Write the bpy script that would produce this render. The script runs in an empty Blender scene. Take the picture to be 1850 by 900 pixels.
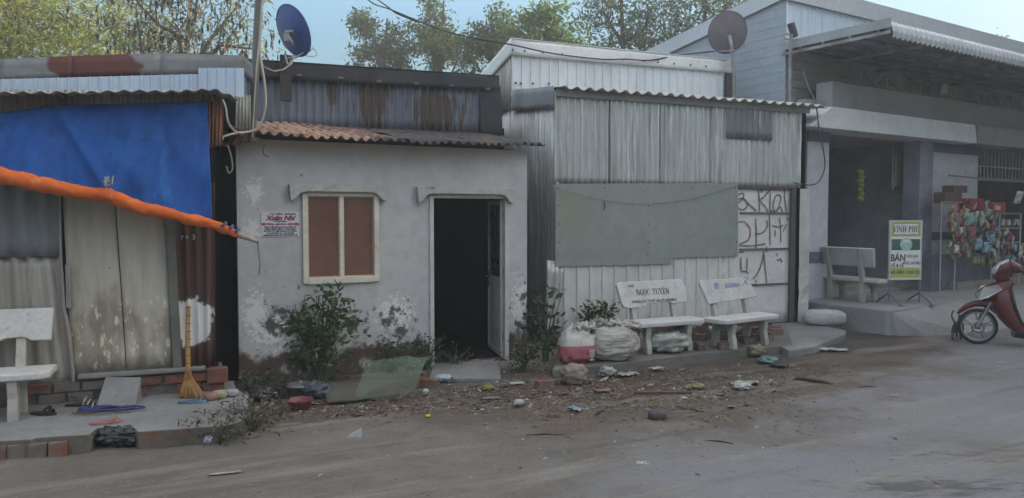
import bpy, math, random
import numpy as np
from mathutils import Vector, Matrix, noise as mnoise
from math import sin, cos, tan, pi, radians as R, sqrt, atan2
random.seed(7)
rng = np.random.default_rng(7)
sc = bpy.context.scene
C = sc.collection
# ---------------- camera ----------------
FPX, PW, PH, PITCH, CZ = 1371.0, 1850.0, 900.0, R(2.5), 1.7
cam = bpy.data.cameras.new('camera')
cam.sensor_width = 36; cam.lens = 36 * FPX / PW; cam.clip_start = .05; cam.clip_end = 2000
co = bpy.data.objects.new('camera', cam); C.objects.link(co)
co.location = (0, 0, CZ); co.rotation_euler = (pi / 2 - PITCH, 0, 0)
sc.camera = co
# ---------------- sky, sun, exposure ----------------
SUN_EL, SUN_AZ = R(25), R(82)      # azimuth measured from +Y towards +X
w = bpy.data.worlds.new('World'); sc.world = w; w.use_nodes = True
nt = w.node_tree; bg = nt.nodes['Background']
sky = nt.nodes.new('ShaderNodeTexSky'); sky.sky_type = 'NISHITA'; sky.sun_disc = False
sky.sun_elevation = SUN_EL; sky.sun_rotation = SUN_AZ; sky.air_density = 1.0; sky.dust_density = 0.5; sky.ozone_density = 1.0
tcw = nt.nodes.new('ShaderNodeTexCoord'); sxyz = nt.nodes.new('ShaderNodeSeparateXYZ'); nt.links.new(tcw.outputs['Generated'], sxyz.inputs[0])
def wmr(src, a, b, c, d):
    n = nt.nodes.new('ShaderNodeMapRange'); n.interpolation_type = 'SMOOTHSTEP'
    for i, q in enumerate((a, b, c, d)): n.inputs[i + 1].default_value = q
    nt.links.new(src, n.inputs[0]); return n.outputs[0]
mrw = wmr(sxyz.outputs[2], .15, .6, .52, 2.6)
hsw = nt.nodes.new('ShaderNodeHueSaturation'); nt.links.new(wmr(sxyz.outputs[2], .2, .6, 1.75, .6), hsw.inputs['Saturation']); nt.links.new(mrw, hsw.inputs['Value']); nt.links.new(sky.outputs[0], hsw.inputs['Color'])
nt.links.new(hsw.outputs[0], bg.inputs[0]); bg.inputs[1].default_value = .1
sd = bpy.data.lights.new('sun', 'SUN'); sd.energy = 5; sd.angle = R(.5); sd.color = (1, .93, .82)
so = bpy.data.objects.new('sun', sd); C.objects.link(so)
sv = Vector((sin(SUN_AZ) * cos(SUN_EL), cos(SUN_AZ) * cos(SUN_EL), sin(SUN_EL)))
so.rotation_euler = sv.to_track_quat('Z', 'Y').to_euler()
sc.view_settings.view_transform = 'Standard'; sc.view_settings.look = 'None'
sc.view_settings.exposure = 1.55; sc.view_settings.gamma = 1
sc.view_settings.use_white_balance = True; sc.view_settings.white_balance_temperature = 8300; sc.view_settings.white_balance_tint = 10
sc.cycles.max_bounces = 8; sc.cycles.diffuse_bounces = 4; sc.cycles.transparent_max_bounces = 16
sc.cycles.volume_bounces = 0

# ---------------- frames: pixel -> point on a real plane ----------------
def ray(px, py):
    x = (px - 925) / FPX; y = -(py - 450) / FPX
    return (x, cos(PITCH) + y * sin(PITCH), -sin(PITCH) + y * cos(PITCH))
def at(px, py, z=0.0):
    d = ray(px, py); t = (z - CZ) / d[2]
    return Vector((d[0] * t, d[1] * t, z))
def atd(px, py, Y):
    d = ray(px, py); t = Y / d[1]
    return Vector((d[0] * t, Y, CZ + d[2] * t))
class Fr:
    def __init__(s, ox, oy, deg):
        s.ox, s.oy, s.th = ox, oy, R(deg); s.c, s.s = cos(s.th), sin(s.th)
    def loc(s, wx, wy):
        dx, dy = wx - s.ox, wy - s.oy
        return (dx * s.c + dy * s.s, -dx * s.s + dy * s.c)
    def w(s, p):
        return Vector((s.ox + p[0] * s.c - p[1] * s.s, s.oy + p[0] * s.s + p[1] * s.c, p[2]))
    def P(s, px, py, yb=0.0):
        d = ray(px, py)
        oy = -(-s.ox) * s.s + (-s.oy) * s.c
        dy = -d[0] * s.s + d[1] * s.c
        t = (yb - oy) / dy
        u, _ = s.loc(d[0] * t, d[1] * t)
        return (u, yb, CZ + d[2] * t)
    def G(s, px, py, z=0.0):
        p = at(px, py, z); u, y = s.loc(p.x, p.y)
        return (u, y, z)
    def u(s, px, yb=0.0): return s.P(px, 390, yb)[0]
WF = Fr(0, 0, 0)
L = Fr(-2.985, 6.68, 22.8)
MF = Fr(-2.72, 7.57, 26.6)
S = Fr(.54, 9.9, 23)
B = Fr(4.7, 12.1, 33)

# ---------------- mesh builder ----------------
class MB:
    def __init__(s): s.v, s.f, s.m, s.sm = [], [], [], []
    def add(s, vs, fs, m=0, sm=False):
        o = len(s.v); s.v += [tuple(p) for p in vs]
        for f in fs: s.f.append(tuple(i + o for i in f)); s.m.append(m); s.sm.append(sm)
        return s
    def box(s, a, b, m=0, T=None):
        x0, y0, z0 = a; x1, y1, z1 = b
        vs = [(x0, y0, z0), (x1, y0, z0), (x1, y1, z0), (x0, y1, z0), (x0, y0, z1), (x1, y0, z1), (x1, y1, z1), (x0, y1, z1)]
        if T is not None: vs = [T @ Vector(p) for p in vs]
        return s.add(vs, [(0, 3, 2, 1), (4, 5, 6, 7), (0, 1, 5, 4), (1, 2, 6, 5), (2, 3, 7, 6), (3, 0, 4, 7)], m)
    def prism(s, poly, y0, y1, m=0, T=None):      # poly of (x,z), extruded in y
        n = len(poly); vs = [(x, y0, z) for x, z in poly] + [(x, y1, z) for x, z in poly]
        if T is not None: vs = [T @ Vector(p) for p in vs]
        fs = [tuple(range(n)), tuple(range(2 * n - 1, n - 1, -1))] + [(i, i + n, (i + 1) % n + n, (i + 1) % n) for i in range(n)]
        return s.add(vs, fs, m)
    def slab(s, poly, z0, z1, m=0):               # poly of (x,y), extruded in z
        n = len(poly); vs = [(x, y, z0) for x, y in poly] + [(x, y, z1) for x, y in poly]
        fs = [tuple(range(n - 1, -1, -1)), tuple(range(n, 2 * n))] + [(i, (i + 1) % n, (i + 1) % n + n, i + n) for i in range(n)]
        return s.add(vs, fs, m)
    def tube(s, pts, r, n=8, m=0, caps=True, flat=1.0):
        pts = [Vector(p) for p in pts]; k = len(pts)
        rs = r if isinstance(r, (list, tuple)) else [r] * k
        vs = []; up = None
        for i, p in enumerate(pts):
            t = (pts[min(i + 1, k - 1)] - pts[max(i - 1, 0)]).normalized()
            if up is None:
                up = Vector((0, 0, 1)) if abs(t.z) < .9 else Vector((1, 0, 0))
            a = t.cross(up)
            if a.length < 1e-5: a = t.orthogonal()
            a.normalize(); b = a.cross(t).normalized(); up = b
            for j in range(n):
                an = 2 * pi * j / n
                vs.append(p + (a * cos(an) + b * sin(an) * flat) * rs[i])
        fs = [(i * n + j, i * n + (j + 1) % n, (i + 1) * n + (j + 1) % n, (i + 1) * n + j) for i in range(k - 1) for j in range(n)]
        s.add(vs, fs, m, True)
        if caps:
            s.add([vs[j] for j in range(n)], [tuple(range(n - 1, -1, -1))], m)
            s.add([vs[(k - 1) * n + j] for j in range(n)], [tuple(range(n))], m)
        return s
    def lathe(s, prof, c=(0, 0, 0), n=20, m=0, T=None):
        vs = []
        for r, z in prof:
            for j in range(n):
                a = 2 * pi * j / n; p = Vector((c[0] + r * cos(a), c[1] + r * sin(a), c[2] + z))
                vs.append(T @ p if T is not None else p)
        k = len(prof)
        fs = [(i * n + j, i * n + (j + 1) % n, (i + 1) * n + (j + 1) % n, (i + 1) * n + j) for i in range(k - 1) for j in range(n)]
        return s.add(vs, fs, m, True)
    def patch(s, c, nw=0, amp=.01, prof='sin', ntt=4, nz=0.0, m=0, phase=0.0, wob=0.0, seed=0):
        c0, c1, c2, c3 = [Vector(p) for p in c]
        N = (c1 - c0).cross(c3 - c0).normalized()
        if nw <= 0: ss = [(i / 12, 0) for i in range(13)]
        elif prof == 'sin': ss = [(i / (nw * 8), amp * sin(2 * pi * (i / 8 + phase))) for i in range(int(nw * 8) + 1)]
        else:
            ss = []
            for i in range(int(nw)):
                for ph, h in ((0, 0), (.05, 1), (.17, 1), (.22, 0), (.6, 0)): ss.append(((i + ph) / nw, h * amp))
            ss.append((1, 0))
        vs = []
        for j in range(ntt + 1):
            t = j / ntt
            for q, h in ss:
                p = (c0.lerp(c1, q)).lerp(c3.lerp(c2, q), t)
                d = h
                if nz: d += nz * mnoise.noise(Vector((p.x * 2.2 + seed, p.y * 2.2, p.z * 2.6))) + nz * .5 * mnoise.noise(Vector((p.x * 9 + seed, p.y * 9, p.z * 5)))
                if wob: p = p + (c3 - c0).normalized() * wob * mnoise.noise(Vector((p.x * 3 + seed, t * 3, 3.1))) * (1 if t in (0, 1) else 0)
                vs.append(p + N * d)
        k = len(ss)
        fs = [(j * k + i, j * k + i + 1, (j + 1) * k + i + 1, (j + 1) * k + i) for j in range(ntt) for i in range(k - 1)]
        return s.add(vs, fs, m, prof == 'sin' or nw <= 0)
    def mesh(s, name, mats, base=(0, 0, 0)):
        me = bpy.data.meshes.new(name); b = base
        me.from_pydata([(p[0] - b[0], p[1] - b[1], p[2] - b[2]) for p in s.v], [], s.f)
        for mt in (mats if isinstance(mats, (list, tuple)) else [mats]): me.materials.append(mt)
        me.polygons.foreach_set('material_index', s.m); me.polygons.foreach_set('use_smooth', s.sm)
        me.update(); return me

def props(o, label=None, cat=None, group=None, kind=None):
    if label: o['label'] = label
    if cat: o['category'] = cat
    if group: o['group'] = group
    if kind: o['kind'] = kind
    return o
def mods(o, bev=0, sol=0, sub=0):
    if sol: m = o.modifiers.new('s', 'SOLIDIFY'); m.thickness = sol; m.offset = -1
    if bev: m = o.modifiers.new('b', 'BEVEL'); m.width = bev; m.segments = 2; m.limit_method = 'ANGLE'
    if sub: m = o.modifiers.new('u', 'SUBSURF'); m.levels = sub; m.render_levels = sub
def thing(name, label, cat, fr, base, group=None, rz=0, kind=None):
    o = bpy.data.objects.new(name, None); C.objects.link(o); o.empty_display_size = .2
    o.location = fr.w(base); o.rotation_euler = (0, 0, fr.th + rz)
    o['bx'], o['by'], o['bz'] = [float(q) for q in base]
    return props(o, label, cat, group, kind)
def part(name, mb, mats, parent, label=None, bev=0, sol=0, sub=0):
    r = parent
    while r.parent: r = r.parent
    o = bpy.data.objects.new(name, mb.mesh(name, mats, (r['bx'], r['by'], r['bz']))); C.objects.link(o)
    o.parent = parent; mods(o, bev, sol, sub)
    if label: o['label'] = label
    return o
def solo(name, mb, mats, label, cat, fr=WF, base=(0, 0, 0), group=None, kind=None, rz=0, bev=0, sol=0, sub=0):
    o = bpy.data.objects.new(name, mb.mesh(name, mats, base)); C.objects.link(o)
    o.location = fr.w(base); o.rotation_euler = (0, 0, fr.th + rz); mods(o, bev, sol, sub)
    return props(o, label, cat, group, kind)
def put(name, mb, mats, label, cat, loc, rz=0, group=None, kind=None, bev=0, sol=0, sub=0):
    o = bpy.data.objects.new(name, mb.mesh(name, mats)); C.objects.link(o)
    o.location = loc; o.rotation_euler = (0, 0, rz); mods(o, bev, sol, sub)
    return props(o, label, cat, group, kind)
def root(name, label, cat, loc, rz=0, group=None):
    o = bpy.data.objects.new(name, None); C.objects.link(o); o.location = loc; o.rotation_euler = (0, 0, rz); o.empty_display_size = .2
    o['bx'] = o['by'] = o['bz'] = 0.0
    return props(o, label, cat, group)
def text_mb(txt, size, bold=0.0, m=0, T=None, mb=None, xs=1.0, align='CENTER'):
    cu = bpy.data.curves.new('t', 'FONT'); cu.body = txt; cu.size = size; cu.align_x = align; cu.offset = bold; cu.resolution_u = 3
    o = bpy.data.objects.new('t', cu); C.objects.link(o)
    dg = bpy.context.evaluated_depsgraph_get()
    me = bpy.data.meshes.new_from_object(o.evaluated_get(dg))
    mb = mb or MB(); T = T or Matrix()
    vs = [T @ Vector((v.co.x * xs, 0, v.co.y)) for v in me.vertices]
    mb.add(vs, [tuple(p.vertices) for p in me.polygons], m)
    bpy.data.objects.remove(o); bpy.data.curves.remove(cu); bpy.data.meshes.remove(me)
    return mb

# ---------------- materials ----------------
def mat(name, base, rough=.8, metal=0.0, spec=.4, var=None, layers=(), bump=None, coat=0.0, trans=0.0, alpha=1.0, stretch=(1, 1, 1), island=0.0, sss=0):
    m = bpy.data.materials.new(name); m.use_nodes = True; t = m.node_tree; N = t.nodes; K = t.links
    p = N['Principled BSDF']
    def lk(a, b): K.new(a, b)
    tc = N.new('ShaderNodeTexCoord').outputs['Object']
    def nz(scale, detail=5, st=(1, 1, 1), off=0, rgh=.6, rot=0):
        mp = N.new('ShaderNodeMapping'); mp.inputs['Scale'].default_value = st; mp.inputs['Location'].default_value = (off, off * 1.7, off * .6)
        if rot:
            m2 = N.new('ShaderNodeMapping'); m2.inputs['Rotation'].default_value = (0, 0, rot); lk(tc, m2.inputs[0]); lk(m2.outputs[0], mp.inputs[0])
        else: lk(tc, mp.inputs[0])
        n = N.new('ShaderNodeTexNoise'); n.inputs['Scale'].default_value = scale; n.inputs['Detail'].default_value = detail; n.inputs['Roughness'].default_value = rgh
        lk(mp.outputs[0], n.inputs['Vector']); return n.outputs[0]
    def mr(x, a, b, c=0, d=1, smooth=True):
        n = N.new('ShaderNodeMapRange'); n.interpolation_type = 'SMOOTHSTEP' if smooth else 'LINEAR'
        for i, q in enumerate((a, b, c, d)): n.inputs[i + 1].default_value = q
        lk(x, n.inputs[0]); return n.outputs[0]
    def ma(op, a, b):
        n = N.new('ShaderNodeMath'); n.operation = op
        for i, q in enumerate((a, b)):
            if isinstance(q, (int, float)): n.inputs[i].default_value = q
            else: lk(q, n.inputs[i])
        return n.outputs[0]
    def mix(f, a, b):
        n = N.new('ShaderNodeMix'); n.data_type = 'RGBA'
        lk(f, n.inputs[0]) if not isinstance(f, (int, float)) else setattr(n.inputs[0], 'default_value', f)
        for i, q in ((6, a), (7, b)):
            if isinstance(q, tuple): n.inputs[i].default_value = (*q, 1)
            else: lk(q, n.inputs[i])
        return n.outputs[2]
    col = tuple(base)
    if var is None: var = (tuple(q * .78 for q in base), 3.0)
    v2, vs = var[0], var[1]
    col = mix(mr(nz(vs, 6, stretch), .35, .68), col, tuple(v2))
    col = mix(ma('MULTIPLY', mr(nz(vs * 9, 5, stretch, 3), .4, .7), .35), col, tuple(q * .7 for q in v2))
    rg = rough; sep = None; rgs = None
    for i, l in enumerate(layers):
        x = nz(l.get('s', 5), l.get('d', 6), l.get('st', (1, 1, 1)), l.get('off', 7 + 3 * i), l.get('r', .65), l.get('rot', 0))
        add = None
        if 'blobs' in l:
            for bx, by, bz, rx, ry, rz in l['blobs']:
                mp = N.new('ShaderNodeMapping'); mp.vector_type = 'POINT'
                mp.inputs['Scale'].default_value = (1 / rx, 1 / ry, 1 / rz); mp.inputs['Location'].default_value = (-bx / rx, -by / ry, -bz / rz); lk(tc, mp.inputs[0])
                ln = N.new('ShaderNodeVectorMath'); ln.operation = 'LENGTH'; lk(mp.outputs[0], ln.inputs[0])
                g = ma('SUBTRACT', 1, ln.outputs['Value'])
                add = g if add is None else ma('MAXIMUM', add, g)
            x = ma('ADD', ma('MULTIPLY', ma('MAXIMUM', add, -1.0), l.get('bw', .35)), x)
        if 'z' in l:      # (z where mask ends, z where it is full, weight)
            if sep is None:
                sep = N.new('ShaderNodeSeparateXYZ'); lk(tc, sep.inputs[0])
            ax = sep.outputs['XYZ'.index(l.get('ax', 'Z'))]
            x = ma('ADD', x, mr(ax, l['z'][0], l['z'][1], -l.get('zw', .6), 0, False))
        f = mr(x, l['lo'], l['hi'])
        if l.get('a', 1) < 1: f = ma('MULTIPLY', f, l['a'])
        col = mix(f, col, tuple(l['c']))
        if 'rough' in l:
            n = N.new('ShaderNodeMix'); lk(f, n.inputs[0])
            n.inputs[2].default_value = rough
            if rgs is not None: lk(rgs, n.inputs[2])
            n.inputs[3].default_value = l['rough']; rgs = n.outputs[0]
    if island:
        gi = N.new('ShaderNodeNewGeometry'); oi = gi.outputs['Random Per Island']
        hs = N.new('ShaderNodeHueSaturation'); lk(col, hs.inputs['Color'])
        lk(mr(oi, 0, 1, 1 - island, 1 + island, False), hs.inputs['Value'])
        lk(mr(oi, 0, 1, .5 - .03, .5 + .03, False), hs.inputs['Hue']); col = hs.outputs[0]
    lk(col, p.inputs['Base Color'])
    if rgs is not None: lk(rgs, p.inputs['Roughness'])
    else:
        lk(mr(nz(vs * 2.3, 4, stretch, 9), .3, .7, max(.03, rough - .12), min(1, rough + .1)), p.inputs['Roughness'])
    p.inputs['Metallic'].default_value = metal; p.inputs['Specular IOR Level'].default_value = spec
    p.inputs['Coat Weight'].default_value = coat; p.inputs['Alpha'].default_value = alpha
    p.inputs['Transmission Weight'].default_value = trans
    if sss:
        tr = N.new('ShaderNodeBsdfTranslucent'); lk(col, tr.inputs[0]); ms = N.new('ShaderNodeMixShader'); ms.inputs[0].default_value = sss
        lk(p.outputs[0], ms.inputs[1]); lk(tr.outputs[0], ms.inputs[2]); lk(ms.outputs[0], N['Material Output'].inputs[0])
    if bump:
        b = N.new('ShaderNodeBump'); b.inputs['Strength'].default_value = bump[1]; b.inputs['Distance'].default_value = bump[2] if len(bump) > 2 else .02
        lk(nz(bump[0], 7, stretch, 5), b.inputs['Height']); lk(b.outputs[0], p.inputs['Normal'])
    return m
VS = (1, 1, .12)   # streaks running down
RUST = (.14, .045, .022); RUST2 = (.07, .028, .018); GRIME = (.045, .04, .035)
# =============== GROUND AND ROAD (structure) ===============
band = [(-3.6, 6.2, 1.2), (-2.3, 7.0, 1.2), (-1.1, 7.3, 1.25), (.1, 7.2, 1.6), (1.2, 7.6, 1.9), (2.3, 8.3, 1.8), (3.6, 9.3, 1.6), (4.8, 10.1, 1.1)]
groundmat = mat('dusty_concrete', (.152, .136, .119), .92, var=((.112, .1, .088), .55), spec=.2, layers=[
    dict(c=(.172, .175, .185), s=1.1, lo=.42, hi=.85, blobs=[(4.5, 6.5, 0, 3.2, 3, 9), (7, 9, 0, 3.5, 3, 9), (2.2, 4.6, 0, 2, 1.4, 9)], bw=.5, a=.9),
    dict(c=(.2, .19, .185), s=.7, lo=.52, hi=.75, a=.5),
    dict(c=(.105, .083, .068), s=1.8, lo=.56, hi=.86, blobs=[(x, y, 0, r * 1.25, r * 1.1, 9) for x, y, r in band], bw=.75),
    dict(c=(.06, .048, .04), s=3.5, lo=.66, hi=.95, blobs=[(x + .15, y + .55, 0, r * .95, r * .75, 9) for x, y, r in band], bw=.7),
    dict(c=(.11, .058, .042), s=3.0, lo=.68, hi=.9, blobs=[(.75, 7.6, 0, .9, .55, 9), (-1.2, 6.6, 0, .9, .25, 9), (.2, 7.1, 0, .9, .3, 9)], bw=.6, a=.6),
    dict(c=(.07, .065, .062), s=5, d=9, r=.75, st=(.7, 2.5, 1), lo=.6, hi=.7, blobs=[(2.6, 4.7, 0, 1.3, .3, 9), (3.6, 5.3, 0, 1.0, .25, 9)], bw=.22, a=.75), dict(c=(.07, .06, .055), s=2, lo=.6, hi=.8, blobs=[(4.9, 9.9, 0, .9, .9, 9), (4.2, 8.6, 0, .7, .3, 9)], bw=.5, a=.7),
    dict(c=(.24, .225, .21), s=30, d=3, lo=.62, hi=.7, a=.55), dict(c=(.075, .066, .06), s=9, d=9, r=.8, st=(.6, 1.6, 1), lo=.56, hi=.66, a=.45), dict(c=(.2, .185, .17), s=4, d=9, r=.8, st=(.5, 2, 1), lo=.55, hi=.7, a=.45),
    dict(c=(.05, .045, .04), s=26, lo=.66, hi=.73, a=.65),
    dict(c=(.26, .235, .205), s=1.6, d=8, st=(.16, 1.5, 1), rot=R(-28), lo=.52, hi=.66, a=.45), dict(c=(.075, .064, .055), s=2.6, d=9, st=(.12, 1.6, 1), rot=R(-26), lo=.56, hi=.68, a=.5), dict(c=(.06, .054, .05), s=55, d=2, lo=.6, hi=.68, a=.4),
], bump=(30, .9, .02))
def hgt(x, y):
    u, yl = MF.loc(x, y)
    k = max(0, min(1, 1 - abs(yl + 1.2) / 2.2))
    return .008 * mnoise.noise(Vector((x * .7, y * .7, 0))) + k * (.016 * mnoise.noise(Vector((x * 3, y * 3, 1))) + .008 * mnoise.noise(Vector((x * 11, y * 11, 2))))
def axis(a, b, st, far):
    m = list(np.arange(a, b, st)); q = []; d = st
    while d < far: d *= 1.7; q.append(d)
    return [a - k for k in reversed(q)] + m + [b + k for k in q]
def sheet(xs, ys, keep, dz):
    mb = MB(); idx = {}
    for j in range(len(ys) - 1):
        for i in range(len(xs) - 1):
            if not keep((xs[i] + xs[i + 1]) / 2, (ys[j] + ys[j + 1]) / 2): continue
            f = []
            for a, b_ in ((i, j), (i + 1, j), (i + 1, j + 1), (i, j + 1)):
                if (a, b_) not in idx:
                    x, y = xs[a], ys[b_]
                    idx[(a, b_)] = len(mb.v); mb.v.append((x, y, hgt(x, y) + dz))
                f.append(idx[(a, b_)])
            mb.f.append(tuple(f)); mb.m.append(0); mb.sm.append(True)
    return mb
GX, GY = axis(-7, 13, .085, 260), axis(2.6, 14, .085, 260)
put('ground', sheet(GX, GY, lambda x, y: True, 0), groundmat, None, None, (0, 0, 0), kind='structure')
edge = [(-40, -1.9), (-4, -1.9), (-.1, -1.75), (1.0, -1.7), (2.2, -2.7), (3.6, -3.3), (5, -2.5), (6.4, -1.7), (12, -1.9), (40, -2)]
def onroad(x, y):
    u, yl = MF.loc(x, y)
    e = np.interp(u, [q[0] for q in edge], [q[1] for q in edge])
    return yl < e + .25 * mnoise.noise(Vector((x * 2, y * 2, 5))) + .1 * mnoise.noise(Vector((x * 8, y * 8, 5))) and yl > -7.5
put('road', sheet(GX, GY, onroad, .004), groundmat, None, None, (0, 0, 0), kind='structure')

# =============== MATERIALS ===============
galv_old = mat('old_galvanised', (.42, .395, .355), .5, .25, var=((.26, .235, .205), 2.2), stretch=VS, layers=[
    dict(c=(.5, .49, .47), s=5, st=(3, 3, .3), lo=.56, hi=.72, a=.7), dict(c=(.12, .09, .065), s=3.5, st=(2.5, 1, .25), lo=.57, hi=.75, a=.7), dict(c=RUST, s=7, st=(1.5, 1, .4), lo=.68, hi=.78, a=.6)], bump=(9, .25, .01))
grey_sheet = mat('grey_sheet', (.2, .21, .225), .6, .2, var=((.15, .155, .165), 1.5), stretch=(1, 1, .3), layers=[dict(c=(.08, .075, .07), s=4, st=(2, 1, .3), lo=.58, hi=.8, a=.6)], bump=(6, .2, .01))
door_sheet = mat('door_sheet', (.44, .4, .335), .6, .15, var=((.32, .285, .235), 1.3), stretch=(1.4, 1, .25), layers=[
    dict(c=(.19, .15, .11), s=2.2, st=(1.2, 1, .5), lo=.36, hi=.56, z=(1.7, .75), zw=.3, a=.85), dict(c=(.55, .5, .4), s=17, st=(1.2, 1, .5), lo=.58, hi=.64, z=(1.35, .95), zw=.3), dict(c=(.07, .06, .05), s=13, lo=.66, hi=.72, a=.8), dict(c=(.1, .085, .07), s=3, st=(1.5, 1, .3), lo=.62, hi=.78, a=.6)], bump=(8, .3, .01))
RSX = L.P(345, 580, 0)
rust_sheet = mat('rust_sheet', (.085, .036, .03), .75, var=((.05, .024, .022), 2), stretch=VS, layers=[dict(c=(.035, .03, .03), s=3, st=(2, 1, .3), lo=.5, hi=.75, a=.7), dict(c=(.2, .09, .05), s=6, st=(2, 1, .4), lo=.64, hi=.76, a=.5), dict(c=(.55, .54, .52), s=7, lo=.55, hi=.66, blobs=[(RSX[0], 0, RSX[2] + .055, .19, 9, .17), (RSX[0] - .03, 0, RSX[2] - .05, .19, 9, .17), (RSX[0] + .03, 0, RSX[2] - .05, .19, 9, .17)], bw=.55)], bump=(9, .3, .01))
white_patch = mat('white_patch', (.55, .54, .52), .7, var=((.42, .4, .37), 4))
blue_strip = mat('blue_white_sheet', (.42, .5, .6), .45, .25, var=((.36, .43, .53), 2), stretch=VS)
flash_grey = mat('flashing', (.17, .175, .185), .6, .2, var=((.12, .125, .13), 1.7), layers=[dict(c=(.1, .028, .022), s=3, lo=.5, hi=.58, blobs=[(L.u(185, .24), 0, L.P(185, 122, .24)[2], .34, 9, .22)], bw=.7), dict(c=(.06, .05, .045), s=9, st=(1, 1, .5), lo=.62, hi=.7, a=.6)], bump=(7, .2, .01))
red_corr = mat('red_corrugated', (.33, .13, .085), .8, var=((.42, .2, .13), 5), stretch=VS, layers=[dict(c=(.3, .26, .22), s=4, lo=.5, hi=.62, z=(.2, .35), ax='X', zw=.5)])
wood = mat('weathered_wood', (.3, .28, .25), .85, var=((.16, .14, .12), 4), stretch=(4, 4, .5), bump=(20, .4, .01))
darkwood = mat('dark_wood', (.05, .042, .038), .85, var=((.03, .026, .024), 5))
dark = mat('shade_black', (.012, .012, .014), .95, var=((.008, .008, .009), 3), spec=.1)  # black that stands for shade in gaps and behind walls
brick = mat('brick', (.2, .065, .042), .9, var=((.12, .05, .038), 6), layers=[dict(c=(.13, .12, .108), s=2.6, lo=.44, hi=.56, a=.9), dict(c=(.03, .028, .026), s=4, lo=.56, hi=.75, a=.8)], bump=(25, .5, .01))
mortar = mat('mortar', (.13, .12, .11), .95, var=((.08, .072, .066), 5), layers=[dict(c=(.14, .06, .04), s=3, lo=.55, hi=.7)], bump=(18, .5, .01))
concrete = mat('porch_concrete', (.2, .205, .205), .9, var=((.15, .15, .148), 1.6), layers=[dict(c=(.085, .075, .065), s=3.5, lo=.58, hi=.8, a=.7), dict(c=(.28, .28, .285), s=1.6, lo=.55, hi=.75, a=.5), dict(c=(.04, .036, .032), s=17, lo=.66, hi=.72, a=.7)], bump=(16, .5, .01))
side_concrete = mat('edge_concrete', (.12, .105, .09), .95, var=((.08, .066, .056), 3), layers=[dict(c=(.16, .06, .042), s=3, lo=.56, hi=.68)], bump=(12, .7, .015))
bluetarp = mat('blue_tarp', (.004, .07, .26), .7, var=((.003, .05, .2), 1.6), spec=.12, layers=[dict(c=(.004, .035, .14), s=3, lo=.5, hi=.72, a=.8), dict(c=(.02, .12, .34), s=4, st=(1.4, 1, .25), lo=.52, hi=.7, a=.6), dict(c=(.05, .1, .2), s=22, st=(1, 1, .5), lo=.62, hi=.72, a=.4)], bump=(30, .25, .006))  # tone streaks stand in for fold shading, along with wear and fading
orangetarp = mat('orange_tarp', (.6, .12, .028), .75, var=((.46, .095, .028), 2.5), spec=.15, layers=[dict(c=(.3, .08, .035), s=6, st=(.6, 2, 2), lo=.5, hi=.72, a=.7), dict(c=(.7, .25, .1), s=9, lo=.58, hi=.7, a=.5), dict(c=(.12, .05, .03), s=25, lo=.64, hi=.7, a=.6)], bump=(16, .5, .012))

# =============== LEFT CORRUGATED SHACK ===============
b0 = (0, 0, 0)
sh = thing('corrugated_shack', 'rusty corrugated metal shack with closed double sheet door and red patched roof flashing', 'shack', L, b0)
P = L.P
def q4(fr, pts, yb): return [fr.P(x, y, yb) for x, y in pts]
uR = L.u(386)
part('left_wall', MB().patch([P(-330, 735), P(131, 698), P(106, 462), P(-330, 462)], 14, .016, 'sin', 10, .018, seed=3), galv_old, sh, 'dented streaky lower wall sheet', sol=.002)
part('wall_sheet', MB().patch(q4(L, [(-330, 476), (107, 462), (109, 300), (-330, 280)], -.035), 11, .014, 'sin', 6, .008), grey_sheet, sh, 'plain grey upper wall sheet', sol=.002)
part('upper_wall', MB().patch(q4(L, [(-330, 350), (372, 345), (360, 163), (-330, 160)], .03), 62, .012, 'sin', 2, .003), galv_old, sh, sol=.002)
for nm, pts in (('door_leaf', [(130, 678), (228, 671), (203, 300), (110, 300)]), ('door_leaf', [(229.5, 671), (313, 664), (296, 300), (205, 300)])):
    part(nm, MB().patch(q4(L, pts, -.02), 0, 0, nz=.014, ntt=12, seed=pts[0][0]), door_sheet, sh, sol=.01)
m_ = MB(); fa = P(312, 665, -.03); ft = P(294, 320, -.03)
m_.prism([(fa[0] + .005, fa[2]), (fa[0] + .075, fa[2]), (ft[0] + .075, ft[2]), (ft[0] + .005, ft[2])], -.05, .0)
part('door_frame', m_, mat('greened_frame', (.14, .15, .13), .8, var=((.1, .1, .08), 3)), sh)
part('rusty_wall', MB().patch(q4(L, [(326, 668), (388, 664), (388, 330), (306, 330)], .0), 4, .018, 'sin', 8, .008, seed=5), rust_sheet, sh, 'dark rust brown corrugated sheet', sol=.002)
m_ = MB(); text_mb('7', .05, .0012, T=Matrix.Translation(Vector(P(329, 433, -.045))), mb=m_); text_mb('0', .04, .0012, T=Matrix.Translation(Vector(P(338, 431, -.045))), mb=m_); text_mb('3', .062, .0012, T=Matrix.Translation(Vector(P(350, 433, -.045))), mb=m_)
part('lettering', m_, mat('chalk', (.42, .38, .36), .9), sh)
m_ = MB(); m_.tube([P(133, 690, -.05), P(124, 600, -.055), P(116, 560, -.05), P(110, 470, -.06), P(107, 340, -.05)], [.016, .02, .018, .012, .012], 5)
m_.box((P(108, 0, 0)[0], -.075, P(0, 560, 0)[2]), (P(117, 0, 0)[0], -.05, P(0, 480, 0)[2]))
part('post', m_, wood, sh, 'peeling white post')
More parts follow.
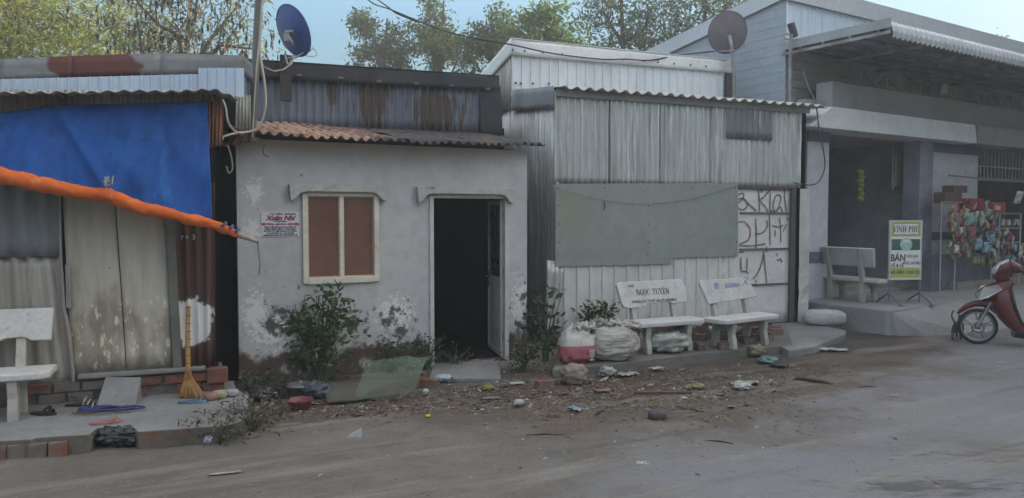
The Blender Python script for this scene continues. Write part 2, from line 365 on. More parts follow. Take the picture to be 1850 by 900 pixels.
# plinth of bricks
m_ = MB(); rr = random.Random(4)
zb0, zb1 = .05, P(300, 668, 0)[2] - .005
u0, u1 = -4.5, P(408, 700, -.1)[0]
m_.box((u0, -.03, zb0 - .05), (u1 - .02, .28, zb1 - .012), 1)
zc = zb0; row = 0
while zc < zb1 - .03:
    u = u0 + (.1 if row % 2 else 0)
    while u < u1 - .05:
        wv = min(.2, u1 - u)
        if rr.random() < .93: m_.box((u, -.055 - rr.random() * .014, zc), (u + wv - .012, .1, min(zc + .075, zb1 - .014)), 0)
        u += .21
    zc += .088; row += 1
part('plinth', m_, [brick, mortar], sh, bev=.004)
m_ = MB(); m_.prism([(P(125, 0)[0], zb1 - .012), (P(360, 0)[0], zb1 - .012), (P(360, 0)[0], zb1 + .02), (P(125, 0)[0], zb1 + .03)], -.09, .1)
part('door_ledge', m_, concrete, sh, 'grey cement ledge', bev=.01)
part('plinth_end', MB().box((P(362, 0, -.1)[0], -.1, zb1 - .13), (u1 + .02, .02, zb1 + .0)), brick, sh, 'broken brick end of the plinth, half coated in cement', bev=.008)
# roof: wavy awning sheet, strip, flashing, roof
m_ = MB(); zf = P(0, 164, -.3)[2]
af = [P(-330, 166, -.32), P(0, 166, -.32), P(330, 163, -.32), P(385, 160, -.3), P(432, 177, -.25)]
ab = [(p[0], .5, p[2] + .07) for p in af]
for i in range(len(af) - 1):
    l = af[i + 1][0] - af[i][0]; m_.patch([af[i], af[i + 1], ab[i + 1], ab[i]], max(1, round(l / .113)), .010, 'sin', 3, .007, seed=2)
part('awning', m_, mat('awning_sheet', (.5, .5, .48), .5, .3, var=((.3, .29, .27), 3), layers=[dict(c=(.2, .15, .1), s=4, lo=.6, hi=.75, a=.6)]), sh, 'wavy edged awning sheet', sol=.007)
m_ = MB(); m_.patch(q4(L, [(-330, 178), (360, 166), (360, 134), (-330, 152)], .18), 34, .02, 'trap', 1)
m_.patch(q4(L, [(358, 168), (441, 176), (441, 123), (358, 123)], .17), 5, .02, 'trap', 1)
part('roof_strip', m_, blue_strip, sh, sol=.002)
m_ = MB(); tp = [(-330, 114), (0, 107), (130, 101), (290, 96), (440, 100), (456, 116)]
bt = [(-330, 168), (0, 150), (130, 142), (290, 138), (440, 134), (458, 150)]
for i in range(5): m_.patch([P(*bt[i], .24), P(*bt[i + 1], .24), P(*tp[i + 1], .24), P(*tp[i], .24)], 0, 0, nz=.008, ntt=3)
part('flashing', m_, flash_grey, sh, 'grey roof flashing with a rusty red patch', sol=.004)
zt = [P(*q, .24) for q in tp]
zt = [(q_[0], q_[1] + .02, q_[2] - .04) for q_ in zt]
m_ = MB(); m_.patch([zt[0], zt[4], (zt[4][0], 3.2, 2.65), (zt[0][0], 3.2, 2.65)], 60, .012, 'sin', 1)
part('roof', m_, galv_old, sh, sol=.004)
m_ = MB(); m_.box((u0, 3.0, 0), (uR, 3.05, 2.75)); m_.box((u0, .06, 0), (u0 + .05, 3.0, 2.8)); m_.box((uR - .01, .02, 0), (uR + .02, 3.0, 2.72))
part('side_wall', m_, dark, sh)  # painted black for the shade of the gap
m_ = MB(); m_.patch(q4(L, [(376, 268), (401, 262), (404, 176), (377, 172)], .02), 4, .012, 'sin', 2, .004, seed=8)
part('red_corner_sheet', m_, red_corr, sh, 'sunlit red brown corrugated corner sheet', sol=.002)
m_ = MB(); m_.patch(q4(L, [(424, 236), (456, 238), (456, 172), (426, 172)], .55), 5, .01, 'sin', 2, .004, seed=8)
part('pale_corner_sheet', m_, mat('pale_sheet', (.55, .56, .48), .5, .2, var=((.4, .4, .36), 4)), sh, 'pale corrugated sheet under the roof corner', sol=.002)
m_ = MB(); m_.box((P(92, 0, -.1)[0], -.14, P(92, 192, -.1)[2]), (P(108, 0, -.1)[0], .03, P(92, 175, -.1)[2]))
part('beam_end', m_, darkwood, sh)
# the gap between the two houses: added black sheet and cover paint its shade
cM = L.loc(-2.72, 7.57)
m_ = MB(); m_.box((uR + .02, cM[1] + .25, 0), (cM[0] + .03, cM[1] + .28, 3.0)); part('gap_shade_sheet', m_, dark, sh, 'added black sheet painting the shade in the gap to the plastered house')
m_ = MB(); m_.box((uR + .02, .4, P(410, 240, .4)[2] - .05), (cM[0] - .03, cM[1] + .2, P(410, 240, .4)[2])); part('gap_shade_cover', m_, dark, sh)

# porch
tl = [L.G(x, y, .13) for x, y in ((-400, 815), (57, 795), (63, 792), (160, 786), (176, 774), (205, 771), (240, 772), (250, 781), (400, 770), (432, 764), (447, 752), (449, 716))]
pl = [(p[0], p[1]) for p in tl] + [(P(425, 700)[0], -.05), (P(425, 700)[0], .3), (-4.8, .3)]
m_ = MB(); m_.slab(pl, -.1, .125, 1)
pt = MB(); pt.slab([(x, y) for x, y in pl], .1255, .135, 0)
pc = thing('porch', 'low broken concrete porch in front of the corrugated shack', 'porch', L, (0, -.6, 0))
part('edge', m_, side_concrete, pc, bev=.006); part('top_slab', pt, concrete, pc, bev=.003)
mm = MB(); e0, e1 = L.G(-60, 801, .13), L.G(50, 797, .13)
for i in range(5):
    u = e0[0] + i * .125; y = e0[1] + (e1[1] - e0[1]) * i / 5
    mm.box((u, y - .03, -.02), (u + .115, y + .06, .1))
part('edge_brick', mm, brick, pc, bev=.006)
# cement ramp block
a, b_, c_, d_ = L.G(172, 738, .13), L.G(243, 736, .13), P(255, 681, -.1), P(190, 681, -.1)
m_ = MB(); m_.add([a, b_, c_, d_, (a[0], a[1], .0), (b_[0], b_[1], 0), (c_[0], c_[1], 0), (d_[0], d_[1], 0)], [(0, 1, 2, 3), (0, 4, 5, 1), (1, 5, 6, 2), (2, 6, 7, 3), (3, 7, 4, 0), (4, 7, 6, 5)])
solo('ramp', m_, concrete, 'sloping grey cement ramp block leading up to the sheet door', 'ramp', L, (a[0], a[1], .13), bev=.008)

# =============== BLUE TARPAULIN WITH ORANGE ROLL ===============
tb = thing('tarpaulin', 'blue tarpaulin hanging on the shack with its orange lower edge rolled on a pole', 'tarpaulin', L, (P(190, 300, -.3)[0], -.3, P(190, 300, -.3)[2]))
top = [(-330, 222), (0, 204), (100, 190), (250, 187), (375, 183)]
bot = [(-330, 262), (0, 318), (100, 334), (195, 352), (300, 380), (385, 404)]
nx, nz_ = 150, 40; vs = []
for j in range(nz_ + 1):
    t = j / nz_
    for i in range(nx + 1):
        px = -330 + (375 + 330) * i / nx; pb = -330 + (384 + 330) * i / nx
        ty = np.interp(px, [q[0] for q in top], [q[1] for q in top]); by = np.interp(pb, [q[0] for q in bot], [q[1] for q in bot])
        x = px * (1 - t) + pb * t; y = ty * (1 - t) + by * t
        yb = -.08 - .34 * t
        d = .06 * mnoise.noise(Vector((x * .014, y * .012, 0))) + .022 * mnoise.noise(Vector((x * .06 + y * .02, y * .02, 4))) + .006 * mnoise.noise(Vector((x * .2, y * .08, 8)))
        for (fx, fy, gx, gy, am, wd) in ((100, 190, 195, 345, .05, 11), (100, 190, 40, 330, .022, 12), (100, 190, 110, 340, -.02, 14), (100, 190, 260, 330, .015, 16), (250, 190, 205, 345, .022, 12), (375, 183, 215, 350, .012, 14), (330, 200, 300, 360, .016, 9), (0, 210, -60, 330, .03, 15)):
            L2 = (gx - fx) ** 2 + (gy - fy) ** 2; k = max(0, min(1, ((x - fx) * (gx - fx) + (y - fy) * (gy - fy)) / L2))
            dd = sqrt((x - fx - k * (gx - fx)) ** 2 + (y - fy - k * (gy - fy)) ** 2)
            d += 1.5 * am * math.exp(-(dd / wd) ** 2) * (.4 + .6 * k)
        d -= .05 * math.exp(-(((x - 100) / 10) ** 2 + ((y - 190) / 10) ** 2))
        vs.append(P(x, y, yb - d))
m_ = MB(); m_.add(vs, [(j * (nx + 1) + i, (j + 1) * (nx + 1) + i, (j + 1) * (nx + 1) + i + 1, j * (nx + 1) + i + 1) for j in range(nz_) for i in range(nx)], 0, True)
part('sheet', m_, bluetarp, tb, sol=.003)
rl = [(-330, 262, 17), (-150, 286, 18), (0, 317, 18.5), (60, 330, 17.5), (120, 343, 16.5), (170, 351, 15), (193, 352, 15), (215, 360, 16.5), (260, 377, 15), (300, 385, 14.5), (340, 396, 12.5), (375, 402, 12), (400, 412, 11), (425, 422, 8), (442, 429, 5)]
pts, rs = [], []
for i in range(len(rl) - 1):
    for k in range(8):
        t = k / 8; x = rl[i][0] * (1 - t) + rl[i + 1][0] * t; y = rl[i][1] * (1 - t) + rl[i + 1][1] * t; r_ = rl[i][2] * (1 - t) + rl[i + 1][2] * t
        p = P(x, y + .8 * mnoise.noise(Vector((x * .05, 0, 0))), -.5); pts.append(p); rs.append(r_ * 4.95 / FPX * (1 + .16 * mnoise.noise(Vector((x * .03, 9, 0))) + .05 * mnoise.noise(Vector((x * .13, 2, 0)))))
m_ = MB(); m_.tube(pts, rs, 20, flat=.95); n_ = len(pts)
for i in range(n_ * 20):
    v = Vector(m_.v[i]); m_.v[i] = tuple(v + (v - Vector(pts[i // 20])).normalized() * .010 * mnoise.noise(Vector((v.x * 6, v.y * 20, v.z * 20 + v.x * 14))) + (v - Vector(pts[i // 20])).normalized() * .007 * mnoise.noise(Vector((v.x * 22, v.y * 30 + v.x * 9, v.z * 40))))
roll = part('roll', m_, orangetarp, tb, 'orange rolled edge')
m_ = MB()
for x, y, r_ in ((396, 410, 12), (409, 415, 10.8), (421, 420, 9.2)):
    k = r_ * 5.15 / FPX; c = Vector(P(x, y, -.5)); c2 = Vector(P(x + 5.5, y + 2, -.5)); lean = Vector((.02, 0, .02))
    m_.tube([c + lean, c2 + lean * .6], [k, k * .97], 16, caps=False, flat=.98)
part('stripe', m_, mat('navy_print', (.02, .05, .16), .6), roll)
m_ = MB(); m_.tube([P(430, 424, -.5), P(468, 437, -.5)], [.026, .017], 8)
part('pole_end', m_, wood, roll)
m_ = MB()
for k in range(9): m_.tube([P(196, 333, -.46), P(196 + random.uniform(-9, 9), 325 + random.uniform(-8, 14), -.55), P(196 + random.uniform(-9, 9), 340 + random.uniform(-12, 4), -.6)], .004, 5)
part('tie', m_, mat('frayed_rope', (.3, .3, .27), .9), tb)
m_ = MB(); m_.tube([P(465, 437, -.5), P(467, 455, -.49), P(470, 475, -.5), P(468, 497, -.5)], .006, 6)
solo('cord', m_, mat('green_cord', (.04, .2, .17), .8), 'thin green cord hanging from the end of the tarpaulin pole', 'cord', L, P(465, 440, -.5))
# =============== MIDDLE PLASTERED HOUSE ===============
P = MF.P
WU = P(952, 390)[0]; WZ = 2.47
plaster = mat('grey_plaster', (.43, .42, .42), .92, var=((.38, .372, .38), .9), spec=.2, layers=[
    dict(c=(.37, .3, .25), s=1.5, lo=.3, hi=.62, z=(1.85, 2.45), zw=.5, a=.7),
    dict(c=(.58, .57, .555), s=17, d=12, r=.8, lo=.605, hi=.63, blobs=[(.14, 0, .7, .22, 9, .4), (.12, 0, 1.55, .16, 9, .22), (1.62, 0, .62, .36, 9, .32), (2.15, 0, .8, .2, 9, .5), (3.15, 0, .6, .2, 9, .6), (.35, 0, .5, .4, 9, .3), (.15, 0, 1.95, .15, 9, .2)], bw=.22),
    dict(c=(.16, .15, .14), s=9, d=8, lo=.53, hi=.62, z=(1.1, .4), zw=.3, a=.7),
    dict(c=(.035, .033, .03), s=8, d=8, lo=.57, hi=.66, blobs=[(1.62, 0, .55, .3, 9, .22), (3.3, 0, .45, .3, 9, .5), (.45, 0, .6, .35, 9, .3), (1.1, 0, .5, .3, 9, .2)], bw=.2, a=.9),
    dict(c=(.15, .11, .09), s=5, d=8, lo=.42, hi=.56, z=(.55, .25), zw=.4, a=.95),
    dict(c=(.07, .045, .035), s=5, lo=.34, hi=.48, z=(.42, .22), zw=.4, a=.95),
    dict(c=(.08, .05, .035), s=7, lo=.66, hi=.72, a=.7),
], bump=(14, .35, .008))
hs = thing('plastered_house', 'small grey plastered house with peeling paint, brown window, open white door and rusty roof', 'house', MF, b0)
wx0, wx1, wz0, wz1 = P(549, 512)[0], P(683, 509)[0], P(549, 512)[2], P(545, 349)[2]
dx0, dx1, dz1 = P(778, 650)[0], P(917, 652)[0], P(775, 353)[2]
def holed(mb, xs, zs, holes, y0, y1, m=0):
    def solid(i, j):
        if i < 0 or j < 0 or i >= len(xs) - 1 or j >= len(zs) - 1: return False
        cx, cz = (xs[i] + xs[i + 1]) / 2, (zs[j] + zs[j + 1]) / 2
        return not any(a < cx < b and c < cz < d for a, b, c, d in holes)
    for i in range(len(xs) - 1):
        for j in range(len(zs) - 1):
            if not solid(i, j): continue
            a, b, c, d = xs[i], xs[i + 1], zs[j], zs[j + 1]
            mb.add([(a, y0, c), (b, y0, c), (b, y0, d), (a, y0, d)], [(0, 1, 2, 3)], m)
            mb.add([(a, y1, c), (b, y1, c), (b, y1, d), (a, y1, d)], [(3, 2, 1, 0)], m)
            if not solid(i - 1, j): mb.add([(a, y0, c), (a, y0, d), (a, y1, d), (a, y1, c)], [(0, 1, 2, 3)], m)
            if not solid(i + 1, j): mb.add([(b, y0, c), (b, y0, d), (b, y1, d), (b, y1, c)], [(3, 2, 1, 0)], m)
            if not solid(i, j - 1): mb.add([(a, y0, c), (b, y0, c), (b, y1, c), (a, y1, c)], [(3, 2, 1, 0)], m)
            if not solid(i, j + 1): mb.add([(a, y0, d), (b, y0, d), (b, y1, d), (a, y1, d)], [(0, 1, 2, 3)], m)
    return mb
m_ = holed(MB(), [-.02, wx0, wx1, dx0, dx1, WU], [-.1, .02, wz0, wz1, dz1, WZ] if wz1 < dz1 else [-.1, .02, wz0, dz1, wz1, WZ], [(wx0, wx1, wz0, wz1), (dx0, dx1, .02, dz1)], 0, .12)
part('wall', m_, plaster, hs)
inn = mat('shade_interior', (.022, .021, .021), .95, var=((.014, .013, .013), 2), spec=.1)  # near-black walls paint the darkness of the closed room
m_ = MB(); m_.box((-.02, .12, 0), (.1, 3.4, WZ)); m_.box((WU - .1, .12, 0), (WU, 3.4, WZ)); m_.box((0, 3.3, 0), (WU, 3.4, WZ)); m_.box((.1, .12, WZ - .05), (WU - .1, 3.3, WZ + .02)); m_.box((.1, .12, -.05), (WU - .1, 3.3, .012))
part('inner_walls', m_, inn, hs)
wsh = mat('window_white', (.62, .58, .5), .55, var=((.5, .46, .39), 4), layers=[dict(c=(.2, .15, .11), s=6, lo=.6, hi=.75, a=.6)])
def hood(x0, x1, yt, yb_, ax0, ax1, drop):
    a, b_ = P(x0, yt, -.06), P(x1, yt + .5, -.06); zb = P(x0, yb_, -.06)[2]; zd = P(x0, drop, -.06)[2]
    k = .085
    m = MB(); m.prism([(a[0], zd), (a[0] + .045, zd + .02), (a[0] + k + .02, zb - .015), (a[0] + k + .07, zb), (b_[0] - k - .07, zb), (b_[0] - k - .02, zb - .015), (b_[0] - .045, zd + .02), (b_[0], zd), (b_[0] + .012, a[2]), (a[0] - .012, a[2])], -.085, -.002)
    return m
hm = mat('hood_white', (.42, .405, .385), .85, var=((.33, .315, .295), 4), layers=[dict(c=(.12, .08, .055), s=7, lo=.58, hi=.72, a=.7), dict(c=(.05, .045, .04), s=5, st=(1, 1, 2), lo=.62, hi=.72, a=.7)], bump=(20, .3, .006))
part('window_hood', hood(524, 697, 333, 346, 0, 0, 363), hm, hs, bev=.008)
part('door_hood', hood(755, 926, 337, 350, 0, 0, 367), hm, hs, bev=.008)
# window
t_ = .045
m_ = MB(); m_.box((wx0 - .01, -.03, wz0 - .005), (wx0 + t_, .05, wz1)); m_.box((wx1 - t_, -.03, wz0 - .005), (wx1 + .01, .05, wz1)); m_.box((wx0 + t_, -.03, wz1 - .03), (wx1 - t_, .05, wz1 + .012)); m_.box((wx0 + t_, -.035, wz0 - .012), (wx1 - t_, .05, wz0 + .055))
wn = part('window', m_, wsh, hs, bev=.004)
xm = (wx0 + wx1) / 2
m_ = MB(); m_.box((xm - .022, -.022, wz0 + .0), (xm + .022, .03, wz1 - .02)); part('mullion', m_, wsh, wn, bev=.003)
pane = mat('brown_pane', (.15, .062, .045), .12, spec=.5, coat=.8, var=((.11, .045, .034), 1.2))
pane.node_tree.nodes['Principled BSDF'].inputs['Coat Roughness'].default_value = .02
for a, b_, y in ((wx0 + t_, xm - .022, .012), (xm + .022, wx1 - t_, .02)):
    m_ = MB(); m_.box((a + .012, y, wz0 + .066), (b_ - .01, y + .005, wz1 - .04)); part('pane', m_, pane, wn)
    f = MB(); z0, z1 = wz0 + .056, wz1 - .03
    f.box((a, y - .012, z0), (a + .012, y + .012, z1)); f.box((b_ - .01, y - .012, z0), (b_, y + .012, z1)); f.box((a + .012, y - .012, z0), (b_ - .01, y + .012, z0 + .01)); f.box((a + .012, y - .012, z1 - .01), (b_ - .01, y + .012, z1)); part('sash', f, mat('sash_cream', (.5, .36, .24), .5), wn)
# door
m_ = MB(); m_.box((dx0 - .01, -.02, .0), (dx0 + .04, .1, dz1)); m_.box((dx1 - .04, -.02, .0), (dx1 + .01, .1, dz1)); m_.box((dx0 + .04, -.02, dz1 - .03), (dx1 - .04, .1, dz1 + .012))
doorwhite = mat('door_white', (.5, .485, .46), .6, var=((.4, .38, .355), 3), layers=[dict(c=(.14, .1, .08), s=9, lo=.6, hi=.7, z=(1.2, .1), zw=.2, a=.7)])
df = part('door_frame', m_, doorwhite, hs, bev=.004)
h0 = Vector(P(907, 600, .07)); fw = MF.loc(h0[0], 0)
hw = MF.w(h0); fe = MF.loc(hw.x - .175, hw.y + .70); hx, hy = h0[0], .07
dirx, diry = fe[0] - hx, fe[1] - hy; ln = sqrt(dirx ** 2 + diry ** 2); ang = atan2(diry, dirx)
T = Matrix.Translation(Vector((hx, hy, .03))) @ Matrix.Rotation(ang, 4, 'Z')
H = dz1 - .07
m_ = MB(); m_.box((0, -.018, 0), (.06, .018, H), T=T); m_.box((ln - .06, -.018, 0), (ln, .018, H), T=T); m_.box((.06, -.018, 0), (ln - .06, .018, .06), T=T); m_.box((.06, -.018, H - .06), (ln - .06, .018, H), T=T); m_.box((.06, -.016, H * .46), (ln - .06, .016, H * .5), T=T)
m_.box((.06, -.009, .06), (ln - .06, .009, H * .46), T=T)
dl = part('door_leaf', m_, doorwhite, hs, 'white metal door leaf swung into the dark room', bev=.003)
m_ = MB(); m_.box((.06, -.004, H * .5), (ln - .06, .004, H - .06), T=T); part('pane', m_, mat('dark_pane', (.03, .03, .032), .3), dl)
m_ = MB()
for sgn in (-1, 1): m_.tube([T @ Vector((ln - .05, .02 * sgn, H * .49)), T @ Vector((ln - .05, .055 * sgn, H * .49)), T @ Vector((ln - .15, .055 * sgn, H * .49))], .008, 6)
m_.box((ln - .07, -.022, H * .42), (ln - .03, .022, H * .53), T=T); part('handle', m_, mat('steel', (.45, .45, .45), .3, .9), dl)
for z in (.25, 1.0, H - .2):
    m_ = MB(); m_.box((hx - .004, hy - .06, z), (hx + .03, hy - .02, z + .09)); part('hinge', m_, mat('steel2', (.4, .39, .37), .5, .6) if z == .25 else bpy.data.materials['steel2'], df)
# roof, upper panel
rmat = mat('rusty_sunlit_roof', (.2, .1, .07), .85, var=((.13, .075, .06), 4), layers=[
    dict(c=(.42, .25, .17), s=5, lo=.34, hi=.56, z=(2.6, .8), ax='X', zw=.4, a=.9), dict(c=(.06, .052, .05), s=3, lo=.3, hi=.46, z=(.6, 1.9), ax='X', zw=.45), dict(c=(.16, .155, .15), s=7, lo=.6, hi=.75, a=.6), dict(c=(.03, .024, .022), s=6, lo=.6, hi=.75, a=.7)], bump=(14, .4, .01))  # real rust, with a sunlit left end and dimmer right painted in
m_ = MB(); zf = WZ + .035
fx0, fx1 = P(424, 255, -.28)[0], P(986, 268, -.2)[0]
ym, zb = 1.32, 2.79
kn = [(fx0, -.26, zf + .02), (fx0 + .9, -.29, zf - .015), (fx0 + 1.7, -.3, zf - .02), (fx0 + 2.6, -.27, zf + .0), (fx1, -.2, zf + .03)]
for i in range(4):
    a, b_ = kn[i], kn[i + 1]; m_.patch([a, b_, (b_[0], ym, zb), (a[0], ym, zb)], round((b_[0] - a[0]) / .105), .019, 'sin', 8, .028, seed=i * 7, wob=.11)
part('roof', m_, rmat, hs, sol=.006)
m_ = MB(); a = P(397, 268, -.12); m_.patch([(a[0], -.2, a[2] - .02), (fx0 + .02, -.24, zf - .02), (fx0 + .02, .5, zf + .12), (a[0], .5, zf + .1)], 2, .02, 'sin', 4, .02, wob=.05, seed=3)
m_.patch([P(398, 266, -.21), P(452, 258, -.22), P(452, 243, -.2), P(402, 248, -.19)], 3, .012, 'sin', 2, .015, wob=.05)
part('roof_scrap', m_, mat('dark_rust', (.11, .04, .03), .9, var=((.06, .028, .024), 5)), hs, 'dark red scrap of rusty sheet at the roof corner', sol=.004)
pm = mat('blue_grey_panel', (.15, .17, .21), .55, .25, var=((.12, .135, .17), 1.5), stretch=(1, 1, .3), layers=[
    dict(c=(.075, .05, .04), s=5, st=(3, 1, .35), lo=.55, hi=.64, blobs=[(1.75, 0, 3.1, .3, 9, .5), (2.6, 0, 3.05, .5, 9, .4), (.1, 0, 3.0, .1, 9, .5), (1.25, 0, 3.2, .1, 9, .3)], bw=.3), dict(c=(.07, .07, .075), s=4, st=(2, 1, .3), lo=.6, hi=.8, a=.5)], bump=(8, .2, .01))
m_ = MB(); m_.patch([P(440, 232, ym), P(872, 240, ym), P(872, 152, ym), P(440, 132, ym)], 30, .016, 'sin', 4, .006, seed=4); part('upper_panel', m_, pm, hs, 'blue grey corrugated panel streaked with rust', sol=.003)
dk = mat('dark_felt', (.035, .034, .04), .8, var=((.024, .023, .027), 2), layers=[dict(c=(.06, .035, .03), s=4, lo=.6, hi=.75)], bump=(8, .3, .01))
m_ = MB(); m_.patch([P(440, 139, ym - .09), P(903, 163, ym - .09), P(902, 137, ym - .09), P(440, 106, ym - .09)], 0, 0, nz=.01, ntt=4)
m_.patch([P(868, 246, ym - .06), P(908, 248, ym - .06), P(905, 155, ym - .06), P(868, 155, ym - .06)], 0, 0, nz=.02, ntt=6); fs = part('fascia', m_, dk, hs, 'dark felt strip under the roof edge', sol=.01)
m_ = MB()
for x, y in ((541, 136), (616, 141), (686, 147), (753, 151), (816, 155), (882, 161)):
    p = P(x, y, ym - .115); m_.box((p[0] - .03, p[1], p[2] - .008), (p[0] + .03, p[1] + .02, p[2] + .016))
part('clips', m_, mat('clip', (.16, .15, .13), .7), fs)
ta, tb2 = P(440, 105.5, ym - .1), P(903, 136.5, ym - .1)
m_ = MB(); m_.add([ta, tb2, (tb2[0], 4.2, tb2[2] - .4), (ta[0], 4.2, ta[2] - .4)], [(0, 1, 2, 3)]); m_.box((P(452, 0, ym)[0], ym + .06, WZ), (P(455, 0, ym)[0] + .06, 4.1, ta[2] - .45)); m_.box((tb2[0] - .1, ym + .06, WZ), (tb2[0] - .02, 4.1, tb2[2] - .45)); m_.box((ta[0], 4.1, 0), (tb2[0], 4.15, tb2[2] - .4))
part('rear_roof', m_, dk, hs, sol=.004)
a, b_, c_, d_ = MF.G(775, 682, .03), MF.G(905, 684, .03), MF.G(924, 656, .03), MF.G(812, 656, .03)
m_ = MB(); m_.slab([(a[0], a[1]), (b_[0], b_[1]), (c_[0], -.005), (dx0 + .03, -.005)], -.05, .028); part('doorstep', m_, concrete, hs, 'cracked cement doorstep', bev=.01)
# hanging hook wire
m_ = MB(); m_.tube([P(478, 262, -.2), P(474, 270, -.21), P(477, 280, -.21), P(485, 284, -.2)], .005, 6); part('hook', m_, mat('rusty_wire', (.08, .04, .03), .8), hs)
# poster
pp0, pp1 = P(472.5, 428, -.008), P(540, 383.5, -.008)
ps = thing('poster', 'small white printed poster with red script heading on the grey wall beside the window', 'poster', MF, (pp0[0], -.008, pp0[2]))
m_ = MB(); m_.box((pp0[0], -.008, pp0[2]), (pp1[0], -.002, pp1[2])); part('board', m_, mat('poster_white', (.55, .55, .57), .5, var=((.48, .48, .5), 3)), ps)
pw, ph = pp1[0] - pp0[0], pp1[2] - pp0[2]
red, blk = MB(), MB()
def TT(fx, fz, shear=0): 
    M_ = Matrix.Translation(Vector((pp0[0] + fx * pw, -.0115, pp0[2] + fz * ph))); Sh = Matrix(); Sh[0][2] = shear; return M_ @ Sh
text_mb('Xuân Nhi', ph * .25, .0035, T=TT(.5, .68, .35), mb=red, xs=1.15)
text_mb('ĐIỆN THOẠI - HÀN CỬA - CÁCH ĐIỆN', ph * .105, .0018, T=TT(.5, .475), mb=red, xs=.82)
text_mb('ĐC: 1 ĐẶNG..., XE KHOAN', ph * .085, .0012, T=TT(.57, .9), mb=blk)
text_mb('DĐ: TRUYỀN NHI', ph * .06, .001, T=TT(.5, .60), mb=blk)
for k, s_ in enumerate(('NHẬN THIẾT KẾ NHÀ KHUNG TRÊN CAO', 'NHẬN THIẾT BỊ ĐIỆN, LẮP NHÀ KHUNG', 'BÊ TÔNG, SẮT THÉP, KHOAN CẮT, TƯỜNG', 'ĐC: CHỢ THÁP, số 6 - 7, ấp Tân Điền', 'NHẬN HÀN KHUNG, MÁI TÔN, CỬA SẮT, ỐP')):
    text_mb(s_, ph * .068, .0011, T=TT(.5, .365 - k * .082), mb=blk, xs=.98)
part('red_lettering', red, mat('poster_red', (.3, .045, .06), .6), ps); part('black_lettering', blk, mat('poster_black', (.05, .045, .08), .6), ps)

# ---------- wooden board, pole, satellite dish, cables ----------
m_ = MB(); m_.box((P(504, 0, 1.15)[0], 1.13, P(510, 183, 1.15)[2]), (P(525, 0, 1.15)[0], 1.16, P(510, 99, 1.15)[2]))
solo('plank', m_, darkwood, 'dark upright plank in front of the roof fascia holding the blue dish', 'plank', MF, (P(514, 0, 1.15)[0], 1.15, P(514, 183, 1.15)[2]), bev=.004)
def dish(name, label, pos, r, nrm, col_, arm=True, tilt=0, mount=None, depth=.05):
    rt = root(name, label, 'satellite dish', pos)
    n = Vector(nrm).normalized(); T = n.to_track_quat('Z', 'Y').to_matrix().to_4x4() @ Matrix.Rotation(tilt, 4, 'Z') @ Matrix.Diagonal((1, 1.1, 1, 1))
    m = MB(); pr = [(r * k / 12, depth * (k / 12) ** 2) for k in range(13)]; pr[0] = (.0008, 0)
    m.lathe(pr + [(r * 1.015, depth * 1.0), (r * 1.015, depth * .9)], n=48, T=T)
    rf = part('reflector', m, col_, rt, sol=.004)
    return rt, rf, T
dp = atd(524, 57, 8.75)
steelg = mat('grey_steel', (.3, .3, .31), .5, .5, var=((.2, .19, .18), 6))
blued = mat('blue_dish', (.012, .06, .26), .4, var=((.01, .045, .2), 2), spec=.5)
rt, rf, T = dish('satellite_dish', 'blue satellite dish on a bent arm above the grey plastered house', dp, .272, (.60, .72, .36), blued, tilt=-.45)
def rel(px, py, Y): return atd(px, py, Y) - dp
m_ = MB(); c = rel(520, 66, 8.62); m_.box((c.x - .045, c.y, c.z - .05), (c.x + .02, c.y + .09, c.z + .05)); m_.tube([c, rel(527, 76, 8.6), rel(530, 84, 8.68)], [.018, .022, .012], 8); m_.box((c.x - .03, c.y - .01, c.z + .045), (c.x + .06, c.y + .05, c.z + .07)); part('bracket', m_, steelg, rt)
m_ = MB(); m_.tube([rel(515, 94, 8.75), rel(517, 105, 8.68), rel(521, 119, 8.62)], .011, 8); m_.tube([rel(530, 100, 8.75), rel(526, 110, 8.7), rel(521, 119, 8.62)], .011, 8); m_.tube([rel(519, 105, 8.66), rel(534, 104, 8.72), rel(557, 90, 8.85)], .011, 8); part('arm', m_, steelg, rt)
m_ = MB(); m_.tube([rel(560, 90, 8.86), rel(556.5, 85, 8.83)], [.024, .028], 12); m_.tube([rel(559, 92, 8.87), rel(564, 86, 8.9)], .016, 8); part('lnb', m_, mat('lnb_grey', (.5, .5, .48), .5), rt)
rtb = mat('cable_grey', (.25, .24, .22), .7)
m_ = MB(); m_.tube([rel(560, 87, 8.9), rel(569, 90, 8.9), rel(573, 98, 8.9), rel(567, 103, 8.9), rel(555, 101, 8.86), rel(545, 97, 8.8)], .004, 5); m_.tube([rel(532, 102, 8.6), rel(527, 115, 8.5), rel(512, 126, 8.3), rel(495, 129, 8.1), rel(478, 122, 7.75), rel(472, 112, 7.62)], .009, 6); part('cable', m_, rtb, rt)
m_ = MB(); m_.tube([rel(521, 116, 8.62), rel(519, 128, 8.64)], .018, 8); m_.tube([rel(514, 112, 8.65), rel(510, 120, 8.72)], .008, 6); part('mount', m_, mat('rusty_mount', (.09, .05, .035), .8), rt)

